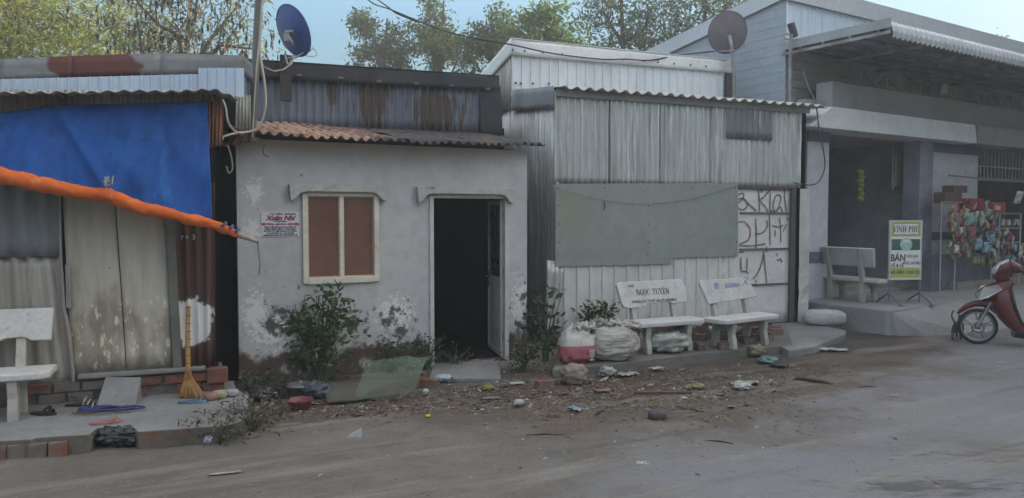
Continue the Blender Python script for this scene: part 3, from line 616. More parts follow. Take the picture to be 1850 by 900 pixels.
# tall pole with cables
p0, p1 = atd(455, 247, 7.5), atd(471.5, -75, 7.45)
rp = root('metal_pole', 'thin grey metal pole rising from the corner of the rusty roof', 'pole', p0)
m_ = MB(); m_.tube([Vector((0, 0, -.02)), (p1 - p0) * .5, p1 - p0], .038, 14); part('shaft', m_, mat('pole_grey', (.16, .155, .15), .6, .3, var=((.11, .1, .095), 3), stretch=VS), rp)
m_ = MB(); m_.box((-.07, -.06, -.05), (.07, .06, -.01)); part('base_plate', m_, steelg, rp)
cl = mat('cable_cream', (.45, .42, .36), .6)
def cable(name, pts, r, m, label, n=6, sub=6, cat='cable', group=None):
    pts = [Vector(p) for p in pts]; out = []
    for i in range(len(pts) - 1):
        a = pts[max(i - 1, 0)]; b = pts[i]; c = pts[i + 1]; d = pts[min(i + 2, len(pts) - 1)]
        for k in range(sub):
            t = k / sub
            out.append(.5 * ((2 * b) + (c - a) * t + (2 * a - 5 * b + 4 * c - d) * t * t + (3 * b - a - 3 * c + d) * t ** 3))
    out.append(pts[-1]); m_ = MB(); m_.tube(out, r, n)
    return solo(name, m_, m, label, cat, WF, tuple(out[0]), group=group)
cable('cable', [atd(477, -60, 7.38), atd(473, 20, 7.38), atd(470, 90, 7.38), atd(478, 150, 7.38), atd(480, 190, 7.38), atd(470, 225, 7.36), atd(455, 237, 7.32), atd(425, 241, 7.2), atd(404, 247, 7.1), atd(402, 252, 7.1)], .011, cl, 'pale cable looping out from the metal pole down to the rusty roof')
cable('cable', [atd(479, -60, 7.36), atd(470, 60, 7.36), atd(463, 130, 7.37), atd(459, 190, 7.38), atd(456, 247, 7.38)], .008, cl, 'straight pale cable strapped along the front of the metal pole')
cable('cable', [atd(402, 180, 6.6), atd(408, 195, 6.62), atd(412, 220, 6.65), atd(424, 237, 6.75), atd(440, 240, 6.9)], .009, cl, 'pale cable dropping from the shack awning beside the red corner sheet')
cable('cable', [atd(411, 262, 6.7), atd(418, 285, 6.72), atd(420, 305, 6.72), atd(413, 313, 6.7), atd(409, 300, 6.7)], .007, mat('olive_cable', (.2, .19, .13), .7), 'olive cable loop hanging in the dark gap between the two houses')
oc = [(640, -25, 13), (672, 5, 12.6), (705, 17, 12), (755, 38, 11.6), (800, 55, 11.3), (850, 68, 11.1), (920, 80, 10.95), (1000, 97, 11.2), (1085, 107, 11.6), (1130, 107, 11.8), (1175, 109, 12), (1225, 100, 12.3), (1290, 93, 12.8)]
cable('overhead_cable', [atd(*q) for q in oc], .012, mat('black_cable', (.04, .04, .042), .6), 'dark overhead cable sagging across the sky onto the white metal shed roof')
cable('overhead_cable', [atd(640, -32, 13), atd(680, -2, 12.5), atd(700, 12, 12.05), atd(716, 24, 11.9), atd(752, 39, 11.6)], .011, bpy.data.materials['black_cable'], 'second shorter dark strand twisted with the overhead cable near the top edge')
# =============== WHITE METAL SHED (third) ===============
P = S.P
sd3 = thing('metal_shed', 'pale corrugated metal shed with green board, scrawled white gate and raised upper tier', 'shed', S, b0)
zg = .1
old_s = mat('streaked_tin', (.5, .495, .485), .45, .3, var=((.41, .402, .39), 2.5), stretch=VS, layers=[
    dict(c=(.68, .68, .67), s=11, st=(5, 1, .12), lo=.53, hi=.62, a=.85), dict(c=(.17, .15, .125), s=7, st=(3, 1, .16), lo=.56, hi=.66, a=.5), dict(c=(.05, .045, .04), s=16, st=(1, 1, .6), lo=.69, hi=.73, a=.7)], bump=(10, .3, .01))
x0, x1 = S.u(1002), S.u(1455)
zt_ = P(1020, 166, 0)[2]; zm = P(1003, 331, 0)[2]
m_ = MB()
xs = [x0]; k = 0
while xs[-1] < x1 - .3: xs.append(min(x1, xs[-1] + (.83, .8, .86)[k % 3])); k += 1
for i in range(len(xs) - 1):
    yo = -.004 - .016 * (i % 2)
    m_.patch([(xs[i] - .02, yo, zm - .005 * i), (xs[i + 1] + .02, yo, zm), (xs[i + 1] + .02, yo, zt_), (xs[i] - .02, yo, zt_)], round((xs[i + 1] - xs[i]) / .09), .022, 'sin', 14, .008, seed=i * 5, wob=.02, phase=.13 * i)
part('upper_wall', m_, old_s, sd3, 'streaked old corrugated upper wall', sol=.002)
a, b_ = P(1312, 250, -.05), P(1397, 193, -.05)
m_ = MB(); m_.patch([(a[0], -.045, a[2]), (b_[0], -.045, a[2]), (b_[0], -.045, b_[2]), (a[0], -.045, b_[2])], 8, .01, 'sin', 4, .006, seed=12)
part('wall_patch', m_, grey_sheet, sd3, 'darker patch sheet under the eave', sol=.002)
gb = mat('green_board', (.25, .272, .25), .65, var=((.225, .25, .232), 1.0), layers=[dict(c=(.2, .23, .155), s=1.3, lo=.5, hi=.8, blobs=[(.3, 0, 1.7, .5, 9, .6)], bw=.3, a=.6), dict(c=(.2, .235, .225), s=2, st=(2, 1, .6), lo=.5, hi=.7, a=.6), dict(c=(.08, .09, .08), s=20, lo=.7, hi=.74, a=.6)], bump=(5, .15, .01))
q = lambda x, y, yb=-.035: (P(x, y, yb)[0], P(x, y, yb)[2])
m_ = MB(); m_.prism([q(1003, 482), q(1212, 477), q(1212, 466), q(1333, 463), q(1333, 331), q(1003, 332)], -.042, -.034)
gbp = part('green_board', m_, gb, sd3, bev=.002)
m_ = MB()
for x in (1008, 1092, 1170, 1250, 1328):
    for y in (340, 372, 405, 438, 460):
        if x in (1008, 1170, 1328) or y == 340: p = P(x + .02 * y % 3, y, -.046); m_.box((p[0] - .008, p[1], p[2] - .008), (p[0] + .008, p[1] + .006, p[2] + .008))
part('rivets', m_, dk, gbp)
lw = mat('white_ribbed', (.66, .65, .625), .5, .1, var=((.56, .55, .525), 1.8), stretch=(1, 1, .4), layers=[dict(c=(.3, .27, .23), s=4, st=(2, 1, .5), lo=.5, hi=.75, z=(.9, .3), zw=.4, a=.7), dict(c=(.12, .1, .08), s=7, lo=.62, hi=.74, z=(.9, .2), zw=.25, a=.6)])
m_ = MB(); xa = S.u(1017); xb = S.u(1336)
m_.patch([(xa, -.004, zg - .08), (xb, -.004, zg - .08), (xb, -.004, zm - .6), (xa, -.004, zm - .6)], round((xb - xa) / .198), .024, 'trap', 3, .004); part('lower_wall', m_, lw, sd3, 'white ribbed lower wall', sol=.002)
m_ = MB(); m_.patch([P(985, 610, -.02), P(1018, 610, -.03), P(1018, 474, -.03), P(987, 470, -.02)], 2, .015, 'sin', 6, .02, seed=9); m_.patch([(x0 - .01, .02, .1), (x0 + .13, -.0, .1), (x0 + .13, -.0, zm + .02), (x0 - .01, .02, zm + .02)], 1, .01, 'sin', 8, .02, seed=19)
part('corner_strip', m_, old_s, sd3, sol=.002)
# gate
ga, gb_ = S.u(1334), S.u(1426)
gatem = mat('gate_white', (.64, .61, .6), .55, var=((.56, .53, .52), 1.7), layers=[dict(c=(.25, .23, .21), s=5, lo=.6, hi=.8, a=.5)], bump=(5, .15, .01))
m_ = MB(); m_.patch([(ga - .3, -.004, zg + .0), (gb_, -.004, zg), (gb_, -.004, zm), (ga - .3, -.004, zm)], 0, 0, nz=.006, ntt=10)
gt = part('gate', m_, gatem, sd3, sol=.004)
barm = mat('bar_brown', (.12, .1, .095), .7)
for y in (385, 450, 514): p = P(1380, y, -.02); part('crossbar', MB().box((ga - (.3 if y > 480 else 0) + .02, -.03, p[2] - .012), (gb_, -.008, p[2] + .012)), barm, gt)
m_ = MB(); m_.box((gb_, -.05, zg - .05), (S.u(1434), .03, zm + .0)); m_.box((ga - .02, -.045, zm - .03), (gb_, .0, zm + .012)); part('gate_frame', m_, mat('frame_dark', (.11, .105, .1), .6, .3, var=((.08, .07, .065), 4)), gt, bev=.003)
# graffiti strokes, coordinates taken on the gate surface
def gpx(x, y): return (1300 + x / 3.753, 320 + y / 3.75)
strokes = [[(128, 125), (150, 108), (165, 120), (155, 150), (128, 175)], [(130, 150), (160, 145), (190, 175), (180, 210), (150, 222), (128, 210)], [(155, 140), (195, 180), (250, 228)], [(260, 75), (268, 130), (272, 235)], [(275, 85), (288, 75), (285, 105)], [(350, 80), (300, 135), (275, 160), (310, 200), (330, 235)], [(345, 105), (342, 225), (350, 230)], [(395, 120), (415, 130), (412, 170), (390, 225), (368, 225), (365, 180), (380, 130), (395, 122)], [(345, 225), (375, 232), (415, 205), (425, 235)], [(440, 60), (442, 140), (455, 235)], [(360, 80), (410, 60), (470, 75)], [(365, 75), (395, 52)],
           [(130, 305), (170, 305), (205, 345), (208, 390), (190, 430), (135, 455)], [(245, 280), (250, 380), (248, 495)], [(320, 295), (325, 330), (300, 370), (270, 385), (240, 382)], [(338, 255), (342, 360), (343, 460)], [(135, 465), (220, 465), (312, 452)], [(358, 330), (400, 338), (430, 328)], [(408, 275), (415, 360), (417, 440)], [(378, 360), (376, 400)], [(430, 370), (455, 320)], [(455, 275), (470, 292)],
           [(145, 545), (145, 600), (150, 640)], [(186, 545), (187, 600), (185, 640), (200, 650)], [(150, 640), (185, 640)], [(300, 505), (292, 560), (265, 640), (228, 690)], [(300, 510), (308, 600), (320, 715)], [(298, 500), (300, 545)], [(247, 695), (247, 715)], [(390, 518), (391, 532)], [(390, 560), (405, 565)], [(410, 550), (425, 575)], [(318, 470), (320, 510)], [(135, 510), (165, 505)]]
m_ = MB()
for s_ in strokes:
    s_ = [P(*gpx(*p_), -.014) for p_ in s_]; pts = []
    for i in range(len(s_) - 1):
        a, b, c, d = [Vector(s_[max(i - 1, 0)]), Vector(s_[i]), Vector(s_[i + 1]), Vector(s_[min(i + 2, len(s_) - 1)])]
        for k in range(5): t = k / 5; pts.append(.5 * ((2 * b) + (c - a) * t + (2 * a - 5 * b + 4 * c - d) * t * t + (3 * b - a - 3 * c + d) * t ** 3))
    pts.append(Vector(s_[-1])); wv = .0105
    vs = []
    for i, p in enumerate(pts):
        t = (pts[min(i + 1, len(pts) - 1)] - pts[max(i - 1, 0)]).normalized(); n = Vector((-t.z, 0, t.x)) * wv * (1 + .3 * mnoise.noise(p * 9))
        vs += [p + n, p - n]
    m_.add(vs, [(2 * i, 2 * i + 1, 2 * i + 3, 2 * i + 2) for i in range(len(pts) - 1)])
part('graffiti', m_, mat('faded_red_paint', (.15, .085, .085), .8, var=((.24, .17, .165), 14)), gt)
# white post and eave bits
pa, pb = S.u(1437), S.u(1455)
m_ = MB(); n_ = 14
for i in range(n_):
    z0 = zg + (zm - .02 - zg) * i / n_; z1 = zg + (zm - .02 - zg) * (i + 1) / n_
    f = lambda z: (.03 * mnoise.noise(Vector((z * 2.5, 0, 7))) + (.03 if .35 < z - zg < .5 else 0))
    a, c = f(z0), f(z1)
    m_.add([(pa + a * .4, -.09, z0), (pb + a, -.09 + a, z0), (pb + a, .03, z0), (pa + c * .4, -.09, z1), (pb + c, -.09 + c, z1), (pb + c, .03, z1)], [(0, 1, 4, 3), (1, 2, 5, 4)])
solo('post', m_, mat('wrapped_white', (.58, .57, .56), .4, .1, var=((.45, .43, .4), 3), layers=[dict(c=(.3, .24, .2), s=4, lo=.6, hi=.75, a=.5)], bump=(6, .6, .02)), 'bent white sheet metal post between the scrawled gate and the shop', 'post', S, (pa, 0, zg), sol=.004)
# roof, eave, upper tier
eR = S.u(1478)
zE = P(1010, 157, -.12)[2]; yT = 1.38; zR = zE + .2
m_ = MB(); m_.patch([(x0 + .02, -.16, zE), (eR, -.16, P(1470, 190, -.16)[2]), (eR, yT + .1, zR + .02), (x0 - .0, yT + .1, zR)], 25, .022, 'sin', 4, .01, wob=.02)
roofm = mat('roof_tin', (.5, .5, .48), .45, .35, var=((.38, .38, .36), 3))
part('roof', m_, roofm, sd3, sol=.012)
m_ = MB(); m_.box((x0, -.06, zt_ - .07), (x1, -.03, zE - .02)); part('eave_board', m_, mat('eave_grey', (.22, .215, .2), .7), sd3)
tw = mat('tier_white', (.68, .7, .74), .5, .1, var=((.6, .63, .67), 1.5), stretch=(1, 1, .3), layers=[dict(c=(.3, .31, .32), s=4, lo=.62, hi=.8, a=.4)])
tL, tR = P(924, 80, yT)[0], P(1306, 120, yT)[0]
zb_, zt2 = P(924, 163, yT)[2], P(924, 70, yT)[2]
ztR = P(1318, 110, yT)[2]
m_ = MB(); m_.patch([(tL, yT, zb_ - .1), (tR, yT, P(1306, 182, yT)[2] - .1), (tR, yT, ztR - .03), (tL, yT, zt2 - .05)], 25, .02, 'trap', 2, .002); part('tier_wall', m_, tw, sd3, 'bluish white ribbed upper tier', sol=.003)
m_ = MB(); m_.patch([P(924, 99, yT - .05), P(1322, 132, yT - .05), P(1322, 109, yT - .05), P(924, 69, yT - .05)], 0, 0, nz=.006); c2 = part('tier_trim', m_, mat('trim_white', (.74, .745, .76), .45, .15, var=((.66, .665, .68), 2)), sd3, sol=.01)
m_ = MB()
for x in (926, 948, 981, 1016, 1126, 1163, 1189, 1218, 1248, 1276): p = P(x, 90 + (x - 926) * .085, yT - .06); m_.box((p[0] - .012, p[1], p[2] - .012), (p[0] + .012, p[1] + .01, p[2] + .012))
for x, y in ((932, 150), (941, 151), (963, 151), (992, 151)): p = P(x, y, yT - .035); m_.box((p[0] - .014, p[1], p[2] - .014), (p[0] + .014, p[1] + .01, p[2] + .014))
part('screws', m_, dk, c2)
# side wall of the tier and lower side wall
zS = P(885, 133, 2.5)
sy2 = 2.6
m_ = MB(); m_.patch([(x0 - .01, 4.0, .0), (x0 - .01, .0, .0), (x0 - .01, 0, zE - .02), (x0 - .01, 4.0, zE + .3)], 42, .014, 'sin', 4, .01, seed=31); part('side_wall', m_, old_s, sd3, sol=.002)
m_ = MB(); zl = zt2 - .36
m_.patch([(tL - .005, sy2, zb_ - .3), (tL - .005, yT, zb_ - .3), (tL - .005, yT, zt2 - .12), (tL - .005, sy2, zl - .1)], 12, .012, 'sin', 2, .004); part('tier_side', m_, galv_old, sd3, sol=.002)
m_ = MB(); m_.patch([(tL - .03, sy2 + .1, zl - .2), (tL - .03, yT - .06, zt2 - .24), (tL - .03, yT - .06, zt2 + .0), (tL - .03, sy2 + .1, zl + .03)], 0, 0, nz=.004); part('verge_trim', m_, bpy.data.materials['trim_white'], sd3, sol=.006)
m_ = MB(); m_.add([(tL - .03, yT - .06, zt2), (tR + .05, yT - .06, ztR), (tR + .05, sy2 + .1, ztR - .33), (tL - .03, sy2 + .1, zl + .03)], [(0, 1, 2, 3)]); part('tier_roof', m_, roofm, sd3, sol=.01)
# grey flap on the side
m_ = MB(); f0, f1 = P(1004, 0, -.06), P(920, 0, 1.3)
zfa, zfb = P(1004, 155, -.06)[2], P(1004, 196, -.06)[2]
m_.patch([(x0 - .06, 1.32, P(919, 200, 1.32)[2]), (x0 - .05, -.05, zfb), (x0 - .04, -.05, zfa), (x0 - .03, 1.32, P(919, 163, 1.32)[2])], 0, 0, nz=.03, ntt=4, seed=3); part('grey_flap', m_, grey_sheet, sd3, sol=.003)
m_ = MB(); m_.box((S.u(1309, 1.5), 1.5, 3.3), (S.u(1323, 1.5), 1.55, P(1315, 115, 1.5)[2])); part('gap_shade_strip', m_, mat('gap_shade_brown', (.09, .075, .08), .8), sd3)  # dark strip painted for the shade in the gap beside the tier
for q0, q1 in (((x0 + .03, 3.9, 0), (x1, 3.95, 3.7)), ((x0 - .5, 1.6, 0), (x0 - .05, 1.63, 3.0)), ((x1 - .02, .02, 0), (x1, 3.9, 3.3))): part('rear_panel', MB().box(q0, q1), dark, sd3)  # shade-black panels, one darkening the gap to the plastered house
# string across the green board
cable('string', [S.w(P(985, 335, -.1)), S.w(P(1030, 348, -.08)), S.w(P(1092, 362, -.07)), S.w(P(1165, 369, -.06)), S.w(P(1230, 363, -.06)), S.w(P(1265, 356, -.06)), S.w(P(1336, 334, -.06))], .003, mat('string_green', (.1, .14, .12), .8), 'thin sagging string tied across the front of the green board')
solo('rag', MB().tube([P(1092, 363, -.07), P(1093, 372, -.07), P(1091, 381, -.07)], [.008, .012, .004], 6), mat('green_rag', (.09, .17, .14), .8), 'tiny green rag knotted on the string across the green board', 'rag', S, P(1092, 363, -.07))
# second dish with its pole
dp = atd(1315, 60, 12.6)
reddish = mat('faded_dish', (.2, .17, .19), .7, var=((.16, .13, .15), 2))
rt2, rf2, _ = dish('satellite_dish', 'faded brownish satellite dish on a pole between the metal shed and the shop', dp, .31, (.12, .9, .35), reddish, depth=.06)
def rel2(px, py, Y): return atd(px, py, Y) - dp
m_ = MB(); m_.tube([rel2(1322, 85, 12.45), rel2(1326, 140, 12.45), rel2(1326, 190, 12.45)], .028, 10); m_.tube([rel2(1318, 65, 12.5), rel2(1322, 85, 12.45)], .03, 8); part('pole', m_, steelg, rt2)
m_ = MB(); m_.tube([rel2(1300, 93, 12.55), rel2(1330, 92, 12.3), rel2(1345, 84, 12.8)], .012, 6); part('arm', m_, steelg, rt2)

# =============== SHOP ===============
P = B.P
sp = thing('shop', 'grey concrete shop with open front, white eave band, trusses and a rounded metal canopy', 'shop', B, b0)
zp = .36
gran = mat('granulated_wall', (.58, .58, .61), .9, var=((.48, .48, .52), 5), layers=[dict(c=(.55, .555, .58), s=60, lo=.6, hi=.66, a=.5)], bump=(70, .6, .01))
bluegrey = mat('blue_grey_paint', (.13, .15, .2), .8)
band_w = mat('band_white', (.74, .745, .75), .85, var=((.66, .665, .67), 2), bump=(60, .4, .01))
para = mat('parapet_brown', (.36, .335, .33), .9, var=((.3, .28, .275), 1.2), bump=(30, .4, .01))
U = lambda x, yb=0: P(x, 390, yb)[0]
ztop = P(1495, 235, 0)[2]           # underside of eave band
zband = P(1500, 192, -.35)[2]; zbb = P(1500, 232, -.35)[2]
o1a, o1b, pl1, w1, o2 = U(1496), U(1655), U(1679), U(1765), U(2100)
part('wall', MB().box((-.02, 0, 0), (o1a, .25, zbb)), gran, sp, bev=.006); part('wall', MB().box((pl1, 0, 0), (w1, .2, zbb)), gran, sp, bev=.006)
m_ = MB(); m_.box((o1b, -.05, 0), (pl1 + .002, .26, zbb)); part('pillar', m_, mat('lilac_pillar', (.31, .305, .37), .8, var=((.2, .2, .245), 2)), sp, bev=.006)
for q0, q1 in (((-.03, -.02, zbb - .17), (o1a - .005, -.001, zbb - .005)), ((pl1 + .004, -.02, zbb - .17), (w1, -.001, zbb - .005)), ((-.03, -.02, .95), (o1a - .002, -.001, 1.12)), ((pl1 + .004, -.02, 1.25), (w1, -.001, 1.4))): part('painted_band', MB().box(q0, q1), bluegrey, sp)
m_ = MB(); e1 = U(1758, -.35)
m_.prism([(U(1459, -.35), zbb), (U(1762, -.35), zbb), (e1, zband), (U(1500, -.35), zband)], -.35, .2); part('eave_band', m_, band_w, sp, bev=.01)
m_ = MB(); m_.box((U(1763, -.35) + .005, -.34, zbb), (14.5, .2, zband)); part('eave_band', m_, para, sp)
zpt = P(1514, 148, -.1)[2]
m_ = MB(); m_.box((U(1500, -.1) , -.1, zband + .004), (14.5, .2, zpt)); m_.box((-.02, .05, zbb), (U(1500, -.1), .2, zpt - .3)); part('parapet', m_, para, sp, bev=.006)
# truss
trm = mat('truss_grey', (.34, .33, .33), .6, .2, var=((.14, .125, .13), 3))
tz0, tz1 = zpt + .03, zpt + .27; ty = -.05
m_ = MB(); m_.tube([(U(1500), ty, tz0), (14.5, ty, tz0)], .016, 6); m_.tube([(U(1530), ty, tz1), (14.5, ty, tz1)], .018, 6)
u = U(1549); k = 0
while u < 14.4:
    m_.box((u - .014, ty - .014, tz0), (u + .014, ty + .014, tz1)); m_.tube([(u, ty, tz1 if k % 2 == 0 else tz0), (u + .36, ty, tz0 if k % 2 == 0 else tz1)], .012, 5); u += .36; k += 1
part('truss', m_, trm, sp)
# canopy
cl0 = -.1; cy = -1.42; zc0 = P(1598, 64, cy)[2]; zc1 = P(1585, 43, cy + .2)[2]
m_ = MB(); prof = [(cy + .0, zc0), (cy - .012, zc0 + .08), (cy + .01, zc0 + .16), (cy + .08, zc0 + .23), (cy + .2, zc0 + .265), (cy + .4, zc0 + .28)]
nn = int((14.5 - cl0) / .13); ss = []
for i in range(nn * 6 + 1):
    uu = cl0 + (14.5 - cl0) * i / (nn * 6); h = .012 * (1 if (i % 6) in (1, 2, 3) else -1)
    for (py_, pz_) in prof: ss.append((uu, py_ - h * .7, pz_ + h * .7))
k = len(prof)
m_.add(ss, [(i * k + j, i * k + j + 1, (i + 1) * k + j + 1, (i + 1) * k + j) for i in range(nn * 6) for j in range(k - 1)], 0, False)
can = part('canopy', m_, mat('canopy_white', (.5, .52, .55), .5, .2, var=((.42, .44, .47), 2)), sp, 'rounded corrugated white canopy', sol=.006)
yw = .45
m_ = MB(); m_.patch([(cl0, yw, zc0 + .2), (14.5, yw, zc0 + .2), (14.5, cy + .35, zc0 + .24), (cl0, cy + .35, zc0 + .24)], 112, .014, 'sin', 1); part('soffit', m_, mat('soffit', (.26, .29, .34), .7, var=((.22, .25, .29), 2)), can, sol=.004)
m_ = MB()
for y in (-1.2, -.75, -.3, .1): m_.box((cl0, y - .02, zc0 + .12), (14.5, y + .02, zc0 + .17))
for u in np.arange(cl0 + .03, 14.5, 1.3): m_.box((u - .02, cy + .05, zc0 + .07), (u + .02, yw, zc0 + .115))
part('rafters', m_, trm, can)
m_ = MB(); m_.box((cl0 - .012, cy + .03, zc0 + .15), (cl0, yw, zc0 + .285)); part('verge', m_, mat('verge', (.33, .34, .36), .6), can)
# dark siding wall under the canopy, upper panel, trim, roof, side wall
sid = mat('grey_siding', (.33, .34, .36), .7, var=((.28, .288, .31), 1.5), bump=(6, .2, .01))
zf_ = P(1415, 0, yw)[2]
m_ = MB(); z = zbb
while z < zc0 + .2: m_.prism([(0, 0), (0, 0.1)], 0, 0) if False else m_.box((-.0, yw + .01 * 0, z), (14.5, yw + .04, z + .145)); z += .15
part('front_siding', m_, sid, sp, bev=.008)
sky_w = mat('bluish_panel', (.6, .68, .78), .5, .15, var=((.54, .62, .72), 1.2), stretch=(1, 1, .3))
m_ = MB(); m_.patch([(0, yw, zc0 + .2), (14.5, yw, zc0 + .2), (14.5, yw, zf_), (0, yw, zf_)], 78, .02, 'trap', 1); part('upper_panel', m_, sky_w, sp, 'light blue white ribbed panel above the canopy', sol=.003)
m_ = MB(); m_.box((-.06, yw - .07, zf_ + .0), (14.5, yw - .03, zf_ + .3)); m_.add([(-.06, yw - .07, zf_ + .3), (14.5, yw - .07, zf_ + .3), (14.5, 6, zf_ - .6), (-.06, 6, zf_ - .6)], [(0, 1, 2, 3)]); part('roof', m_, mat('roof_trim_white', (.5, .53, .58), .5, .15, var=((.45, .48, .53), 2)), sp, sol=.01)
yb3 = 3.2
zl3 = P(1243, 97, yb3)[2] if False else zf_ - .16 * (yb3 - yw)
slope = (zf_ + .3 - (zf_ - .6)) / (6 - yw)
m_ = MB(); z = 0.0
while z < zf_ + .2:
    # horizontal siding boards, cut by the roof slope
    ye = 6.0 if z + .15 < zf_ + .3 - slope * (6 - yw) else yw + (zf_ + .3 - (z + .15)) / slope
    if ye > yw + .1: m_.add([(-.004, yw, z), (.0, yw, z + .15), (.0, ye, z + .15), (-.004, ye, z)], [(3, 2, 1, 0)]); m_.add([(-.004, yw, z), (-.004, ye, z), (.0, ye, z), (.0, yw, z)], [(0, 1, 2, 3)])
    z += .15
m_.box((.002, .25, 0), (.03, yw, zbb))
part('side_wall', m_, mat('side_siding', (.33, .37, .43), .6, var=((.29, .33, .385), 1.2)), sp, 'blue grey siding on the side wall')
m_ = MB(); zz = lambda y: zf_ + .3 - slope * (y - yw)
m_.add([(-.05, yw - .05, zz(yw) - .26), (-.05, 6, zz(6) - .26), (-.05, 6, zz(6)), (-.05, yw - .05, zz(yw))], [(0, 1, 2, 3)]); part('verge_trim', m_, bpy.data.materials['roof_trim_white'], sp, sol=.01)
# interior
inn2 = mat('shop_interior', (.4, .39, .4), .9, var=((.29, .285, .3), 2))
m_ = MB(); m_.box((.0, 4.4, 0), (14.5, 4.5, zbb)); m_.box((0, .26, zbb), (14.5, 4.4, zbb + .05)); m_.box((0, .2, 0), (14.5, 4.4, zp + .02)); m_.box((.03, .25, 0), (.1, 4.4, zbb)); m_.box((14.4, .2, 0), (14.5, 4.4, zbb)); m_.box((pl1 - .1, .3, 0), (pl1, 2.2, zbb)); part('interior', m_, inn2, sp)
# grille in the second opening
m_ = MB(); gz0, gz1 = P(1800, 325, 0)[2], zbb
for i in range(16): u = w1 + .06 + i * .1475; m_.box((u - .009, .05, gz0), (u + .009, .068, gz1))
m_.box((w1, .045, gz0 + .25), (w1 + 2.4, .073, gz0 + .27)); m_.box((w1, .045, gz0 - .02), (w1 + 2.4, .073, gz0)); part('grille', m_, mat('grille_white', (.42, .43, .45), .5, .2), sp)
m_ = MB(); m_.tube([P(1715, 317, -.25), P(1768, 322, -.22), P(1900, 330, -.2)], .016, 6); part('pipe', m_, mat('rail_grey', (.25, .24, .22), .6), sp)
m_ = MB(); m_.box((pl1, -.55, zp - .3), (14.5, .0, zp + .13)); m_.box((o1b - .06, -.16, zp - .3), (pl1 - .003, .3, zp + .14)); m_.box((.3, .3, zp), (o1b, .6, zp + .13)); part('step', m_, mat('tiled_step', (.33, .3, .26), .6, var=((.25, .22, .19), 3)), sp, bev=.008)
m_ = MB(); m_.box((.3, .9, zp), (1.7, 1.5, zp + .95)); m_.box((1.9, 2.4, zp), (o1b - .1, 2.9, zp + 1.2)); m_.box((pl1 + .2, 2.0, zp), (6, 2.5, zp + 1.7)); part('counter', m_, mat('counter', (.1, .1, .12), .6), sp)
m_ = MB()
for i in range(9):
    u = U(1612 + i * 5, .4); zt4 = zbb - .1; m_.tube([(u, .42, zt4), (u, .42, zt4 - .6 - .25 * random.random())], [.02, .035], 5)
part('hanging_goods', m_, mat('pale_packs', (.28, .27, .22), .6), sp)
for x, y, s_ in ((1706, 161, 1), (1850, 181, 1)):
    q_ = P(x, y, -.2); m_ = MB(); m_.lathe([(.001, -.09), (.06, -.09), (.065, -.03), (.06, .06), (.03, .09), (.001, .09)], q_, 14)
    part('lamp', m_, mat('lamp_cream', (.5, .47, .36), .5) if x < 1800 else bpy.data.materials['lamp_cream'], sp)
gd = random.Random(8); gm = [mat('goods%d' % i, c, .6) for i, c in enumerate(((.2, .12, .1), (.14, .17, .2), (.25, .23, .16), (.1, .1, .12), (.3, .29, .28), (.22, .08, .06)))]
m_ = MB()
for z in (zp + .55, zp + 1.0, zp + 1.45):
    m_.box((.4, 2.0, z), (o1b - .1, 2.35, z + .03), 3); u = .45
    while u < o1b - .3: w_ = gd.uniform(.08, .25); h_ = gd.uniform(.12, .36); m_.box((u, 2.03, z + .03), (u + w_, 2.3, z + .03 + h_), gd.randrange(6)); u += w_ + gd.uniform(.01, .08)
part('shelves', m_, gm, sp)
# yellow thing hanging in the opening
q_ = P(1553, 335, .5); m_ = MB()
for i in range(7): m_.lathe([(.001, -.05), (.06, -.04), (.075, 0), (.05, .04), (.001, .05)], (q_[0] + .03 * (i % 2), q_[1], q_[2] + .24 - i * .08), 8)
solo('snack_string', m_, mat('yellow_pack', (.34, .3, .07), .5), 'faint yellow string of packets hanging in the dark shop opening', 'snacks', B, q_)
# shop floodlight bracket
q_ = P(1428, 180, -.0)
fl = thing('floodlight', 'small dark floodlight on a thin mast in front of the shop roof panel', 'floodlight', B, P(1428, 190, .2))
m_ = MB(); m_.tube([P(1427, 192, .2), P(1428, 100, .2), P(1430, 62, .2)], .028, 8); part('mast', m_, trm, fl)
m_ = MB(); T = Matrix.Translation(Vector(P(1433, 56, .2))) @ Matrix.Rotation(R(-28), 4, 'Y'); m_.box((-.04, -.05, -.1), (.03, .05, .13), T=T); part('lamp_head', m_, mat('lamp_dark', (.08, .08, .1), .5), fl, bev=.006)
m_ = MB(); m_.tube([P(1430, 66, .2), P(1420, 60, .2), P(1411, 66, .2)], .011, 6); m_.tube([P(1430, 72, .2), P(1418, 70, .2), P(1412, 74, .2)], .011, 6); part('bracket', m_, trm, fl)
cable('cable', [B.w(P(1451, 128, -.2)), B.w(P(1460, 155, -.3)), B.w(P(1474, 190, -.38)), B.w(P(1480, 235, -.4)), B.w(P(1489, 280, -.3)), B.w(P(1489, 308, -.25)), B.w(P(1476, 331, -.25)), B.w(P(1455, 334, -.25)), S.w(P(1436, 330, -.1)) if False else S.w(S.P(1434, 330, -.12))], .011, mat('cable_mid', (.13, .13, .14), .6), 'grey cable looping from the shop eave down to the white post')
